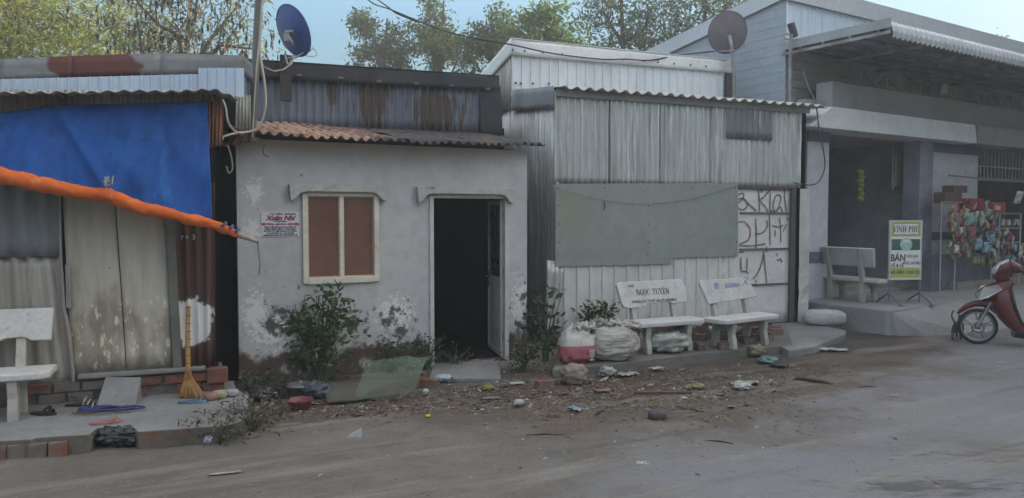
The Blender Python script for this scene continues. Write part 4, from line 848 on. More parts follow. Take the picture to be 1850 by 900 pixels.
# porch platform and apron
P = B.P
A_, B_ = B.G(1607, 561, zp), B.G(1455, 543, zp)
kmat = mat('shop_porch', (.27, .265, .265), .9, var=((.22, .215, .215), 1.4), layers=[dict(c=(.11, .1, .095), s=3, lo=.55, hi=.8, z=(.4, .0), zw=.35, a=.8)], bump=(18, .4, .01))
sp2 = thing('shop_porch', 'raised concrete shop porch with a rounded corner and sloping ramp', 'porch', B, (A_[0], A_[1], 0))
al = A_[0]; af_ = A_[1]
m_ = MB(); m_.slab([(al + .06, af_), (15, af_), (15, .0), (al - .0, .0), (al, af_ + .06)], -.1, zp); part('slab', m_, kmat, sp2, bev=.02)
m_ = MB()
m_.add([(al + .07, af_ - .002, zp - .04), (al + 1.2, af_ - .002, zp - .01), (15, af_ - .002, zp - .01), (15, af_ - .6, -.03), (al + 1.3, af_ - .6, -.03), (al + .45, af_ - .33, -.03), (al + .1, af_ - .08, -.03), (al + .07, af_ - .002, -.03)], [(0, 5, 4, 1), (1, 4, 3, 2), (0, 6, 5), (0, 7, 6)]); part('ramp', m_, kmat, sp2)
# =============== HOUSES ACROSS THE STREET (unseen; added to shade it and bounce light) ===============
cream = mat('cream_render', (.42, .37, .29), .9, var=((.35, .31, .25), 1)); glassd = mat('window_dark', (.03, .035, .04), .15)
def unseen_house(label, fr, u0, u1, dep, h, m):
    t = thing('unseen_house', label, 'house', fr, (u0, 0, 0), group='unseen houses added across the street'); b = MB(); b.box((u0, 0, 0), (u1, dep, h)); b.box((u0 - .1, -.15, h), (u1 + .1, dep, h + .25)); part('wall', b, m, t)
    for k in range(int(h // 3.4)):
        for i in range(int((u1 - u0) // 1.8)):
            x = u0 + .5 + i * 1.8; z = .9 + 3.3 * k; b = MB(); b.box((x, -.03, z), (x + 1.0, .02, z + 1.4)); part('window', b, glassd, t)
def opp(u0, u1, h, label, m):
    fr = Fr(8 + u0 * cos(R(48)), 1 + u0 * sin(R(48)), 48); fr2 = Fr(fr.ox + (u1 - u0) * fr.c, fr.oy + (u1 - u0) * fr.s, 228); unseen_house(label, fr2, 0, u1 - u0 - .02, 8, h, m)
opp(6.5, 13.2, 10.4, 'unseen cream rendered house added across the street for shade, lowest and nearest of the tall row', cream)
opp(13.2, 15.7, 12.1, 'unseen narrow pale green house added across the street for shade, middle of the tall row', mat('green_render', (.3, .36, .3), .9))
opp(15.7, 34, 15.5, 'unseen grey house added across the street for shade, farthest and tallest of the row', mat('grey_render', (.33, .33, .33), .9))
bk = Fr(17, -6, 188); unseen_house('unseen long low cream house added across the street for bounce light, behind the viewer', bk, 0, 34, 7, 4.0, cream)

# =============== TREES ===============
def leafmat(name, c, tr=.4, isl=.35):
    return mat(name, c, .6, spec=.3, var=(tuple(q * .7 for q in c), .6), sss=tr, island=isl)
bark = mat('bark', (.12, .1, .08), .95, var=((.07, .06, .05), 5), stretch=(1, 1, .3), bump=(12, .5, .02))
def leaf_mesh(name, ctr, dirs, ln, wd, m, base, droop=.3, seed=0):
    g = np.random.default_rng(seed); n = len(ctr)
    d = g.normal(size=(n, 3)); d[:, 2] -= droop; d += dirs; d /= np.linalg.norm(d, axis=1)[:, None]
    q = g.normal(size=(n, 3)); s = np.cross(d, q); s /= np.linalg.norm(s, axis=1)[:, None]; nn = np.cross(s, d)
    l = ln * (.6 + .8 * g.random(n))[:, None]; w_ = wd * (.7 + .6 * g.random(n))[:, None]
    ctr = ctr - np.array(base)
    v = np.empty((n, 4, 3)); v[:, 0] = ctr - d * l * .5; v[:, 1] = ctr + s * w_ * .5 + nn * w_ * .15; v[:, 2] = ctr + d * l * .5; v[:, 3] = ctr - s * w_ * .5 + nn * w_ * .15
    me = bpy.data.meshes.new(name); me.vertices.add(n * 4); me.vertices.foreach_set('co', v.reshape(-1)); me.loops.add(n * 4); me.loops.foreach_set('vertex_index', np.arange(n * 4, dtype=np.int32))
    me.polygons.add(n); me.polygons.foreach_set('loop_start', np.arange(n, dtype=np.int32) * 4)
    me.update(calc_edges=True); me.materials.append(m); return me
def tree(label, base, blobs, nclump, nleaf, ln, wd, m, spread=.45, seed=1, tr=.12, pods=0, podm=None, twigs=True, group='trees behind the houses', droop=.3, cat='tree', name='tree', anis=1.0):
    g = np.random.default_rng(seed); base = np.array([base[0], base[1], 0.0])
    rt = root(name, label, cat, tuple(base), group=group)
    tk = MB(); rr = random.Random(seed)
    blobs = [(np.array(c), np.array(r)) for c, r in blobs]
    zt_ = max(c[2] + r[2] * .5 for c, r in blobs); cx = np.mean([c for c, r in blobs], axis=0)
    n = 9; tp = []
    for i in range(n + 1):
        t = i / n; p = base * (1 - t) + np.array([cx[0], cx[1], zt_]) * t; p[0] += .25 * sin(t * 5 + seed) * t * tr * 4; tp.append(p)
    tk.tube([Vector(p - base) for p in tp], [tr * (1 - .85 * i / n) + .01 for i in range(n + 1)], 8)
    ctr, dr = [], []; ws = np.array([r[0] * r[2] for c, r in blobs]); ws = ws / ws.sum()
    for (c, r), wq in zip(blobs, ws):
        s0 = tp[max(2, min(n - 1, int(n * max(.25, (c[2] - r[2]) / zt_))))]
        mid = (s0 + c) / 2 + g.normal(size=3) * .15; mid[2] -= .1 * r[2]
        tk.tube([Vector(s0 - base), Vector(mid - base), Vector(c - base)], [tr * .45, tr * .3, tr * .16], 6)
        k = max(3, int(nclump * wq)); pts = []
        while len(pts) < k:
            p = g.uniform(-1, 1, 3); l = np.linalg.norm(p)
            if l < 1 and g.random() < .25 + .75 * l: pts.append(c + p * r)
        for j, p in enumerate(pts):
            if twigs and j % 3 == 0:
                a = c + (p - c) * .15 if g.random() < .5 else mid + (c - mid) * g.random()
                tk.tube([Vector(a - base), Vector((a + p) / 2 + g.normal(size=3) * .08 - base), Vector(p - base)], [tr * .14, tr * .09, tr * .03], 4, caps=False)
            kk = max(2, int(nleaf * (.4 + 1.2 * g.random()))); q_ = g.normal(size=(kk, 3)) * spread * np.array([1, 1, .7 * anis]) + p
            ctr.append(q_); o_ = (q_ - p) / spread * .4; dr.append(o_)
    ctr = np.concatenate(ctr); dr = np.concatenate(dr)
    part('trunk', tk, bark, rt)
    o = bpy.data.objects.new('crown', leaf_mesh('crown', ctr, dr, ln, wd, m, base, droop, seed)); C.objects.link(o); o.parent = rt
    if pods:
        ii = g.integers(0, len(ctr), pods); pc_ = ctr[ii] - np.array([0, 0, .1])
        o = bpy.data.objects.new('pods', leaf_mesh('pods', pc_, np.tile([0, 0, -6.0], (pods, 1)), .17, .05, podm, base, 2, seed + 5)); C.objects.link(o); o.parent = rt; o['kind'] = 'stuff'
    return rt
def bl(px, py, D, rx, rz, ry=None):      # crown lobe seen at (px,py), radii in pixels of the photograph
    p = atd(px, py, D); k = D / FPX
    sh_ = .86 if D > 19.5 else 1; return ((p.x, p.y, p.z), (rx * k * sh_, (ry or rx) * k * sh_, rz * k * sh_))
lm1 = leafmat('leaf_yellow_green', (.2, .24, .06), .5); lm2 = leafmat('leaf_olive', (.15, .17, .08), .4); lm3 = leafmat('leaf_green', (.055, .11, .04), .45); lm4 = leafmat('leaf_fresh', (.11, .19, .045), .5)
podm = mat('pod_brown', (.022, .018, .016), .8)
def bs(px, D): p = atd(px, 300, D); return (p.x, p.y)
tree('large yellow green leafy tree over the shack roof, at the far left of the photo', bs(-60, 15), [bl(30, 30, 15, 120, 80), bl(-80, 0, 15, 120, 110), bl(140, 40, 15.5, 70, 60), bl(60, 100, 14.6, 90, 40), bl(170, 95, 16, 50, 25), bl(-20, -90, 15, 130, 70)], 210, 60, .15, .036, lm1, .33, seed=3, tr=.16, droop=.6)
tree('thin leafed tree with bare branches and dark hanging pods, behind the shack', bs(330, 14), [bl(250, 40, 14, 80, 70), bl(340, 30, 14, 70, 70), bl(420, 60, 14, 50, 60), bl(300, 90, 14.5, 70, 40), bl(360, -40, 14, 90, 60), bl(220, -30, 14, 70, 50), bl(430, 10, 14, 40, 60), bl(470, 90, 13.8, 26, 36)], 150, 22, .14, .03, lm2, .3, seed=8, tr=.11, pods=520, podm=podm, droop=.5)
tree('pale feathery tree filling the sky between the yellow green tree and the pod tree', bs(210, 19), [bl(190, 30, 19, 60, 80), bl(240, 60, 19, 60, 60), bl(150, 80, 19, 60, 40), bl(330, 80, 19, 80, 40), bl(200, -40, 19, 60, 40)], 90, 40, .15, .035, leafmat('leaf_pale', (.16, .18, .1), .5), .4, seed=12, tr=.1)
tree('dark round topped tree with two heads above the grey house fascia', bs(690, 23), [bl(662, 45, 23, 26, 26), bl(680, 80, 23, 42, 36), bl(712, 62, 23, 20, 16), bl(725, 98, 23, 34, 30), bl(655, 105, 23, 24, 26), bl(735, 118, 23, 24, 14), bl(690, 130, 23, 50, 22)], 62, 60, .16, .055, lm3, .17, seed=21, tr=.14)
tree('tall slender dark tree reaching the top edge beside the overhead cable', bs(790, 23), [bl(778, 12, 23, 20, 24), bl(765, 55, 23, 28, 20), bl(795, 50, 23, 28, 26), bl(785, 95, 23, 42, 36), bl(815, 75, 23, 20, 18), bl(825, 110, 23, 26, 22)], 62, 60, .16, .055, lm3, .17, seed=22, tr=.14)
tree('mid green tree just left of the white tier roof', bs(875, 22), [bl(850, 95, 22, 22, 40), bl(870, 65, 22, 26, 24), bl(905, 60, 22, 30, 32), bl(890, 105, 22, 42, 40), bl(912, 22, 22, 16, 16)], 55, 60, .16, .055, lm3, .18, seed=23, tr=.14)
tree('fresh sunlit green tree over the white tier of the metal shed', bs(960, 21), [bl(940, 55, 21, 34, 32), bl(985, 45, 21, 34, 40), bl(1000, 15, 21, 20, 22), bl(1030, 70, 21, 40, 34), bl(960, 95, 21, 60, 30), bl(1050, 105, 21, 40, 20)], 85, 60, .16, .055, lm4, .18, seed=24, tr=.15)
tree('airy grey green tree rising past the top edge over the metal shed', bs(1120, 20), [bl(1090, 20, 20, 50, 40), bl(1140, 60, 20, 55, 46), bl(1110, -30, 20, 60, 40), bl(1180, 10, 20, 46, 50), bl(1095, 95, 20, 50, 30), bl(1180, 95, 20, 50, 30)], 105, 46, .14, .045, leafmat('leaf_greygreen', (.1, .155, .085), .5), .22, seed=25, tr=.15)
tree('wide hazy tree behind the brownish dish, against the bright sky', bs(1280, 20), [bl(1240, 40, 20, 50, 50), bl(1290, 30, 20, 50, 50), bl(1250, -30, 20, 70, 40), bl(1330, -15, 20, 50, 40), bl(1230, 90, 20, 60, 30), bl(1345, 15, 20, 26, 26)], 90, 46, .14, .045, bpy.data.materials['leaf_greygreen'], .22, seed=26, tr=.15)
tree('small distant treetop showing above the shop roof near the right edge', bs(1800, 26), [bl(1800, 78, 26, 13, 14), bl(1788, 88, 26, 22, 8), bl(1850, 100, 26, 14, 14)], 10, 12, .16, .05, lm3, .2, seed=27, tr=.06)

# =============== WALL-SIDE PLANTS ===============
def plant(label, name, base, h, spread, nst, nleaf, ln, wd, m, seed, rz=0, cat='weed', flat=.5, group=None, drp=.2, top=.25):
    g = np.random.default_rng(seed); rt = root(name, label, cat, tuple(base), rz, group); st = MB(); ctr, dr = [], []
    for i in range(nst):
        a = g.uniform(0, 2 * pi); k = 1 if i == 0 else g.uniform(.45, 1)
        tip = Vector((cos(a) * spread * (.1 if i == 0 else g.uniform(.5, 1)), sin(a) * spread * flat * g.uniform(.3, 1), h * k))
        p0 = Vector((g.normal() * .02, g.normal() * .02, -.01)); c = Vector((tip.x * .35, tip.y * .35, tip.z * .6))
        pts = [(1 - t) ** 2 * p0 + 2 * t * (1 - t) * c + t * t * tip for t in np.linspace(0, 1, 7)]
        st.tube(pts, [.008 * (1.15 - t) * (1 + h * .5) for t in np.linspace(0, 1, 7)], 5, caps=False)
        for j in range(max(2, int(nleaf * k / nst))):
            t = g.uniform(.2, 1); p = (1 - t) ** 2 * p0 + 2 * t * (1 - t) * c + t * t * tip; rr = spread * .42 * (1.05 - t) + .04
            off = g.normal(size=3) * rr * np.array([1, flat, .45]); q_ = np.array(p) + off; q_[2] = max(q_[2], .01); ctr.append(q_); dr.append(off / rr)
    part('stems', st, stemm, rt)
    o = bpy.data.objects.new('leaves', leaf_mesh('leaves', np.array(ctr), np.array(dr), ln, wd, m, (0, 0, 0), drp, seed)); C.objects.link(o); o.parent = rt
    return rt
stemm = mat('stem', (.07, .085, .04), .8); wl = leafmat('weed_leaf', (.08, .135, .05), .3, .45); wl2 = leafmat('weed_dark', (.055, .075, .04), .2, .45); wl3 = leafmat('weed_dry', (.1, .09, .055), .2, .5)
def wb(px, py): return at(px, py, 0)
plant('tall bushy green weed growing up the wall under the brown window', 'weed', wb(582, 688) + Vector((0, -.02, 0)), 1.05, .38, 15, 820, .085, .038, wl, 41, flat=.35)
plant('low dark weeds between the window bush and the open door', 'weed', wb(725, 675), .42, .3, 9, 260, .05, .024, wl2, 42, flat=.5)
plant('scrubby dark weed at the left jamb of the open door', 'weed', wb(770, 668), .4, .3, 10, 300, .045, .022, wl2, 43, flat=.5)
plant('thin sprigs growing across the door sill', 'weed', wb(822, 662), .25, .26, 9, 90, .035, .018, wl3, 44, flat=.4)
plant('leafy dark shrub in the gap between the grey house and the metal shed', 'shrub', wb(985, 652), .95, .25, 10, 170, .1, .055, wl2, 45, flat=.6)
plant('tangled undergrowth at the right corner of the grey house', 'weed', wb(945, 672), .4, .28, 12, 320, .05, .025, wl2, 46, flat=.6)
plant('round leafed bush behind the sacks beside the lettered bench', 'shrub', at(1085, 612, .1), .52, .32, 14, 420, .075, .042, wl, 47, flat=.6)
plant('straggly weed clump at the right corner of the broken porch', 'weed', wb(455, 778), .28, .4, 16, 420, .05, .018, wl3, 48, flat=.6)
plant('grassy weed clump at the foot of the broken porch edge', 'weed', wb(392, 800), .2, .3, 16, 420, .06, .014, wl3, 49, flat=.5)
plant('dark creeping weeds beside the covered pot against the grey wall', 'weed', wb(490, 712), .2, .35, 14, 380, .05, .02, wl2, 50, flat=.7)
plant('small yellowish seedling at the foot of the grey wall', 'weed', wb(598, 686), .16, .16, 6, 40, .08, .03, leafmat('weed_yellow', (.17, .17, .05), .3), 51)

# =============== BENCHES ===============
benchm = mat('bench_terrazzo', (.5, .5, .49), .75, var=((.42, .415, .405), 3), layers=[dict(c=(.2, .19, .17), s=6, lo=.58, hi=.75, a=.6), dict(c=(.3, .29, .28), s=60, lo=.6, hi=.68, a=.4)], bump=(30, .2, .005))
legm = mat('bench_leg', (.4, .385, .35), .8, var=((.3, .28, .25), 4), layers=[dict(c=(.16, .11, .08), s=5, lo=.52, hi=.7, z=(.25, 0), zw=.3, a=.8)])
def bench(label, c, rz, w=1.05, sd=.36, sh=.37, bt=.82, bh=.29, jag=None, lx=.28):
    """origin under the seat's middle; front of the seat towards -y"""
    t = root('bench', label, 'bench', tuple(c), rz, group='small concrete benches')
    m = MB(); ch = .07
    m.slab([(-w / 2, -sd / 2 + ch), (-w / 2 + ch * .7, -sd / 2), (w / 2 - ch * .7, -sd / 2), (w / 2, -sd / 2 + ch), (w / 2, sd / 2), (-w / 2, sd / 2)], sh - .055, sh); part('seat', m, benchm, t, bev=.012)
    for s_ in (-1, 1):
        m = MB(); x = s_ * lx
        m.prism([(-.16, 0), (-.08, 0), (-.055, sh - .16), (.02, sh - .1), (.1, sh - .16), (.13, 0), (.205, 0), (.19, sh - .1), (.2, sh + .0), (.30, bt - .02), (.25, bt - .02), (.13, sh), (.12, sh - .056), (-.15, sh - .056), (-.13, sh - .2), (-.155, .07)], -.035, .035, T=Matrix.Translation(Vector((x, 0, 0))) @ Matrix.Rotation(pi / 2, 4, 'Z'))
        part('leg', m, legm, t, bev=.008)
    T = Matrix.Translation(Vector((0, .175, bt - bh))) @ Matrix.Rotation(-.3, 4, 'X')
    bw = w * .95
    poly = [(-bw / 2 + .05, 0), (bw / 2 - .03, 0), (bw / 2, bh), (-bw / 2, bh)] if not jag else jag(bw, bh)
    m = MB(); m.prism(poly, -.022, .022, T=T); bk_ = part('backrest', m, benchm, t, bev=.007)
    return t, bk_, T, bw
inkb = mat('ink_black', (.06, .045, .045), .7); inkbl = mat('ink_blue', (.13, .19, .36), .7, var=((.25, .3, .42), 14))
GL = {'N': ('bar0 bar1t diag', .62), 'G': ('c bar', .62), 'O': ('o', .6), 'C': ('c', .58), 'T': ('t', .58), 'U': ('u', .62), 'Y': ('y', .6), 'E': ('e', .54), 'V': ('v', .6), 'I': ('i', .34), 'H': ('h', .64), 'P': ('p', .56)}
def slab_letters(txt, size, T, mb, gap=.12, th=.17, tn=.07):
    """heavy serif capitals: thick and thin strokes with slab serifs; marks above and below are given as /,~,.,^ after the letter"""
    def q(x0, y0, x1, y1, t):      # a stroke
        dx, dy = x1 - x0, y1 - y0; l = sqrt(dx * dx + dy * dy); nx_, ny_ = -dy / l * t / 2, dx / l * t / 2
        out.append([(x0 + nx_, y0 + ny_), (x1 + nx_, y1 + ny_), (x1 - nx_, y1 - ny_), (x0 - nx_, y0 - ny_)])
    def arc(cx, cy, rx, ry, a0, a1):
        n = 14; o, i_ = [], []
        for k in range(n + 1):
            a = a0 + (a1 - a0) * k / n; tk = tn + (th - tn) * abs(cos(a)) ** 1.5
            o.append((cx + rx * cos(a), cy + ry * sin(a))); i_.append((cx + (rx - tk) * cos(a), cy + (ry - tn * .8) * sin(a)))
        for k in range(n): out.append([o[k], o[k + 1], i_[k + 1], i_[k]])
    x = 0; out = []; allp = []
    for ch in txt:
        if ch == ' ': x += .4; continue
        if ch in '/~.^?':
            cx = x - gap - lw / 2
            if ch == '/': q(cx - .06, 1.1, cx + .08, 1.25, .07)
            if ch == '?': q(cx + .0, 1.14, cx + .06, 1.24, .07); q(cx - .05, 1.26, cx + .06, 1.24, .05)
            if ch == '~': q(cx - .16, 1.1, cx - .03, 1.17, .06); q(cx - .03, 1.17, cx + .04, 1.1, .06); q(cx + .04, 1.1, cx + .16, 1.18, .06)
            if ch == '^': q(cx - .13, 1.05, cx, 1.15, .05); q(cx, 1.15, cx + .13, 1.05, .05)
            if ch == '.': q(cx - .05, -.15, cx + .05, -.15, .1)
            allp += [[(a + 0, b_) for a, b_ in p] for p in out]; out = []; continue
        lw = GL[ch][1]
        def sf(cx, y, wd=.28): out.append([(cx - wd / 2, y - .03), (cx + wd / 2, y - .03), (cx + wd / 2, y + .03), (cx - wd / 2, y + .03)])
        a = x; 
        if ch == 'N': q(a + .08, 0, a + .08, 1, tn); q(a + lw - .08, 0, a + lw - .08, 1, tn); q(a + .1, .98, a + lw - .1, .02, th); sf(a + .08, .03, .22); sf(a + .08, .97, .22); sf(a + lw - .08, .97, .22)
        if ch == 'H': q(a + .12, 0, a + .12, 1, th); q(a + lw - .12, 0, a + lw - .12, 1, th); q(a + .1, .5, a + lw - .1, .5, tn); [sf(a + k, y) for k in (.12, lw - .12) for y in (.03, .97)]
        if ch == 'I': q(a + lw / 2, 0, a + lw / 2, 1, th); sf(a + lw / 2, .03, .32); sf(a + lw / 2, .97, .32)
        if ch == 'T': q(a + lw / 2, 0, a + lw / 2, 1, th); q(a, .965, a + lw, .965, .07); q(a + .03, .8, a + .03, .98, .05); q(a + lw - .03, .8, a + lw - .03, .98, .05); sf(a + lw / 2, .03)
        if ch == 'E': q(a + .12, 0, a + .12, 1, th); q(a, .965, a + lw - .02, .965, .07); q(a, .035, a + lw, .035, .07); q(a + .1, .5, a + lw - .16, .5, .06); q(a + lw - .04, .78, a + lw - .04, .98, .05); q(a + lw - .02, .02, a + lw - .02, .24, .05); q(a + lw - .16, .4, a + lw - .16, .6, .05)
        if ch == 'P': q(a + .12, 0, a + .12, 1, th); sf(a + .12, .03); sf(a + .06, .97, .2); arc(a + .2, .73, .35, .27, -pi / 2, pi / 2)
        if ch == 'U': q(a + .12, .25, a + .12, 1, th); q(a + lw - .09, .25, a + lw - .09, 1, tn); arc(a + lw / 2, .28, lw / 2 - .03, .28, -pi, 0); sf(a + .12, .97); sf(a + lw - .09, .97, .22)
        if ch in 'VY':
            yb = 0 if ch == 'V' else .45
            q(a + .1, .98, a + lw / 2, yb + .03, th); q(a + lw - .08, .98, a + lw / 2, yb + .03, tn); sf(a + .1, .97); sf(a + lw - .08, .97, .22)
            if ch == 'Y': q(a + lw / 2, 0, a + lw / 2, .52, th); sf(a + lw / 2, .03)
        if ch == 'O': arc(a + lw / 2, .5, lw / 2, .52, 0, 2 * pi)
        if ch in 'CG':
            arc(a + lw / 2 + .02, .5, lw / 2, .52, .75, 2 * pi - .75); q(a + lw - .04, .68, a + lw - .04, .95, .05)
            if ch == 'G': q(a + lw - .1, .02, a + lw - .1, .44, th * .9); sf(a + lw - .12, .44, .26)
        allp += out; out = []; x += lw + gap
    W_ = x - gap
    for p in allp:
        mb.add([T @ Vector(((a - W_ / 2) * size * 1.0, 0, b_ * size)) for a, b_ in p], [tuple(range(4))])
def decal(Tb, x, z, tilt=0.0, off=-.0245): return Tb @ Matrix.Translation(Vector((x, off, z))) @ Matrix.Rotation(tilt, 4, 'Y')
def mid(p, q_): return (Vector(p) + Vector(q_)) / 2
# bench A
a, b_ = at(1173, 641, .1), at(1249, 634, .1); th = atan2(b_.y - a.y, b_.x - a.x)
cA = mid(a, b_) + Vector((-sin(th), cos(th), 0)) * .16
jagA = lambda w, h: [(-w / 2 + .03, .04), (-w / 2 + .06, -.015), (-w / 2 + .14, -.03), (-.14, -.02), (-.12, .012), (.1, .02), (.2, .035), (.26, .0), (w / 2 - .02, .01), (w / 2, .2), (w / 2 - .04, h), (w / 2 - .09, h + .008), (-w / 2 + .03, h), (-w / 2, h - .03)]
bA, bkA, T, bw = bench('white concrete bench with NGOC TUYEN lettered on its chipped backrest', cA, th, jag=jagA, lx=.29)
m_ = MB(); text_mb('VLXD', .036, .0012, T=decal(T, -.3, .225), mb=m_, xs=.95); slab_letters('NGO.C TUYE^?N', .075, decal(T, -.005, .118), m_, gap=.07)
text_mb('418 MẠC CỬU, TT3 MỸ LÂM, ĐT: 0949.085551', .042, .0014, T=decal(T, .0, .03), mb=m_, xs=.78)
part('lettering', m_, inkb, bkA)
# bench B
a, b_ = at(1330, 633, .1), at(1386, 623, .1); th = atan2(b_.y - a.y, b_.x - a.x) - .08
cB = mid(a, b_) + Vector((-sin(th), cos(th), 0)) * .16
jagB = lambda w, h: [(-w / 2 + .08, -.01), (w / 2 - .0, .03), (w / 2 - .06, h * .6), (w / 2 - .16, h), (-w / 2 + .02, h), (-w / 2, h - .03)]
bB, bkB, T, bw = bench('white concrete bench with faded blue bank lettering, next to the scrawled gate', cB, th, jag=jagB, lx=.29)
m_ = MB(); text_mb('EXIMBA', .075, .003, T=decal(T, .07, .175), mb=m_, xs=1.05); text_mb('4', .05, .002, T=decal(T, .27, .18), mb=m_)
for k in range(7):
    r_ = .036 * (1 - k * .0); aa = [2 * pi * j / 20 for j in range(20)]
mr_ = MB()
def ring(mb, T, r0, r1, a0=0, a1=2 * pi, n=18):
    vs = []
    for k in range(n + 1): a = a0 + (a1 - a0) * k / n; vs += [T @ Vector((r0 * cos(a), 0, r0 * sin(a))), T @ Vector((r1 * cos(a), 0, r1 * sin(a)))]
    mb.add(vs, [(2 * k, 2 * k + 1, 2 * k + 3, 2 * k + 2) for k in range(n)])
Tl = decal(T, -.22, .205); ring(m_, Tl, .03, .042); ring(m_, Tl, .012, .024, .3, 3.2); ring(m_, Tl, .0, .011); ring(m_, Tl, .014, .024, 3.6, 5.6)
part('lettering', m_, inkbl, bkB)
m_ = MB(); 
for s_ in ([(0, .0), (.02, .05), (.05, .06), (.03, .02), (.06, 0)], [(.05, .07), (.1, .065)], [(.0, .075), (.03, .09), (.07, .085)]):
    m_.tube([decal(T, .3, .2) @ Vector((x, 0, z)) for x, z in s_], .0025, 4)
part('scribble', m_, inkb, bkB)
# bench C (left, on the porch)
a = at(24, 761, .132); th = R(21)
cC = a + Vector((cos(th), sin(th), 0)) * (-.28) + Vector((-sin(th), cos(th), 0)) * .12
jagC = lambda w, h: [(-w / 2 + .03, 0), (-.1, 0), (.12, .01), (.18, .035), (.3, .04), (.36, .01), (w / 2 - .01, .005), (w / 2, h), (-w / 2, h)]
bench('grey white concrete bench with plain cracked backrest, on the left porch', cC, th, w=1.06, jag=jagC, bt=.83, bh=.27)
# bench D seen from behind
a, b_ = at(1497, 540, zp), at(1556, 547, zp); th = atan2(b_.y - a.y, b_.x - a.x)
cD = mid(a, b_) + Vector((-sin(th), cos(th), 0)) * .19
bench('pale concrete bench seen from behind, standing on the shop porch by the sign', cD, th + pi, w=1.2, bt=.86, bh=.3, lx=.3)

# =============== A-FRAME SIGN ===============
c0 = at(1633, 549, zp); th = R(8)
sg = root('sign_stand', 'white and green VINH PHU sign board on grey metal legs, on the shop porch', 'sign', tuple(c0), th)
k = c0.y / FPX; z0 = (549 - 504) * k; z1 = (549 - 399) * k; hw_ = 30.5 * k; PH_ = z1 - z0
m_ = MB(); m_.box((-hw_, -.012, z0), (hw_, .012, z1)); bd = part('board', m_, mat('sign_white', (.72, .72, .68), .5, var=((.66, .66, .62), 4)), sg)
fm = mat('sign_frame', (.62, .62, .58), .45)
m_ = MB()
for x in (-hw_ - .008, hw_ - .008): m_.box((x, -.02, z0 - .01), (x + .016, .02, z1 + .012))
m_.box((-hw_ + .008, -.02, z1 - .004), (hw_ - .008, .02, z1 + .012)); m_.box((-hw_ + .008, -.02, z0 - .01), (hw_ - .008, .02, z0 + .006)); part('frame', m_, fm, sg)
gpipe = mat('grey_pipe', (.2, .2, .22), .5, .4)
for sx in (-1, 1):
    m_ = MB(); x = sx * (hw_ + .0); m_.tube([(x, 0, z0 - .01), (x, 0, .02)], .012, 8); m_.tube([(x, -.0, .17), (x, -.3, .012)], .013, 8); m_.tube([(x, 0, .17), (x, .3, .012)], .013, 8); m_.box((x - .03, -.34, 0), (x + .03, -.26, .012)); m_.box((x - .03, .26, 0), (x + .03, .34, .012)); part('leg', m_, gpipe, sg)
m_ = MB(); m_.tube([(-hw_, 0, .05), (hw_, 0, .05)], .01, 8); part('crossbar', m_, gpipe, sg)
def sT(fx, fz, dy=-.0155): return Matrix.Translation(Vector((-hw_ + fx * 2 * hw_, dy, z0 + fz * PH_)))
def rect(mb, x0, z0_, x1, z1_, dy): a, b_ = sT(x0, z0_, dy) @ Vector((0, 0, 0)), sT(x1, z1_, dy) @ Vector((0, 0, 0)); mb.add([(a.x, dy, a.z), (b_.x, dy, a.z), (b_.x, dy, b_.z), (a.x, dy, b_.z)], [(0, 1, 2, 3)])
lmm = mat('sign_lime', (.36, .4, .1), .5, var=((.42, .44, .16), 5))
m_ = MB(); rect(m_, .03, .735, .97, .985, -.0135); part('yellow_green_field', m_, lmm, bd)
m_ = MB(); rect(m_, .03, .02, .97, .2, -.0135); part('yellow_green_field', m_, lmm, bd)
m_ = MB(); rect(m_, .1, .77, .9, .955, -.0145); part('name_panel', m_, mat('sign_white2', (.7, .7, .66), .5), bd)
m_ = MB(); rect(m_, .04, .5, .96, .69, -.014); part('picture_strip', m_, mat('sign_dark_green', (.03, .08, .06), .5, var=((.05, .12, .1), 8), layers=[dict(c=(.3, .4, .34), s=25, lo=.58, hi=.68, a=.8)]), bd)
m_ = MB(); Tq = sT(.51, .6, -.015)
ring(m_, Tq, 0, .1, n=28); part('plate_picture', m_, mat('sign_plate', (.4, .55, .52), .5, var=((.3, .45, .42), 18)), bd)
m_ = MB(); ring(m_, sT(.51, .6, -.016), .04, .075, .4, 2.7); ring(m_, sT(.51, .555, -.016), .0, .018, 0, pi); part('plate_leaf', m_, mat('sign_plate2', (.62, .7, .66), .5), bd)
m_ = MB(); slab_letters('VI~NH PHU/', .088, sT(.5, .81), m_, gap=.08)
for x0_, z0_, x1_, z1_ in ((.1, .955, .9, .962), (.1, .763, .9, .77), (.1, .77, .108, .955), (.892, .77, .9, .955)): rect(m_, x0_, z0_, x1_, z1_, -.0155)
text_mb('BÁN', .145, .004, T=sT(.26, .315), mb=m_, xs=.85); text_mb('SỈ & LẺ', .068, .002, T=sT(.255, .215), mb=m_, xs=.95)
text_mb('CHẢ GÂN - CHẢ QUẾ', .068, .0022, T=sT(.5, .095), mb=m_, xs=.83)
part('dark_lettering', m_, mat('sign_maroon', (.11, .06, .075), .6), bd)
m_ = MB(); text_mb('- CHẢ LỤA', .062, .0014, T=sT(.68, .375), mb=m_, xs=.72); text_mb('- PATÊ, CHẢ MỌC', .06, .0014, T=sT(.7, .255), mb=m_, xs=.66)
part('blue_lettering', m_, mat('sign_blue', (.1, .13, .2), .6), bd)

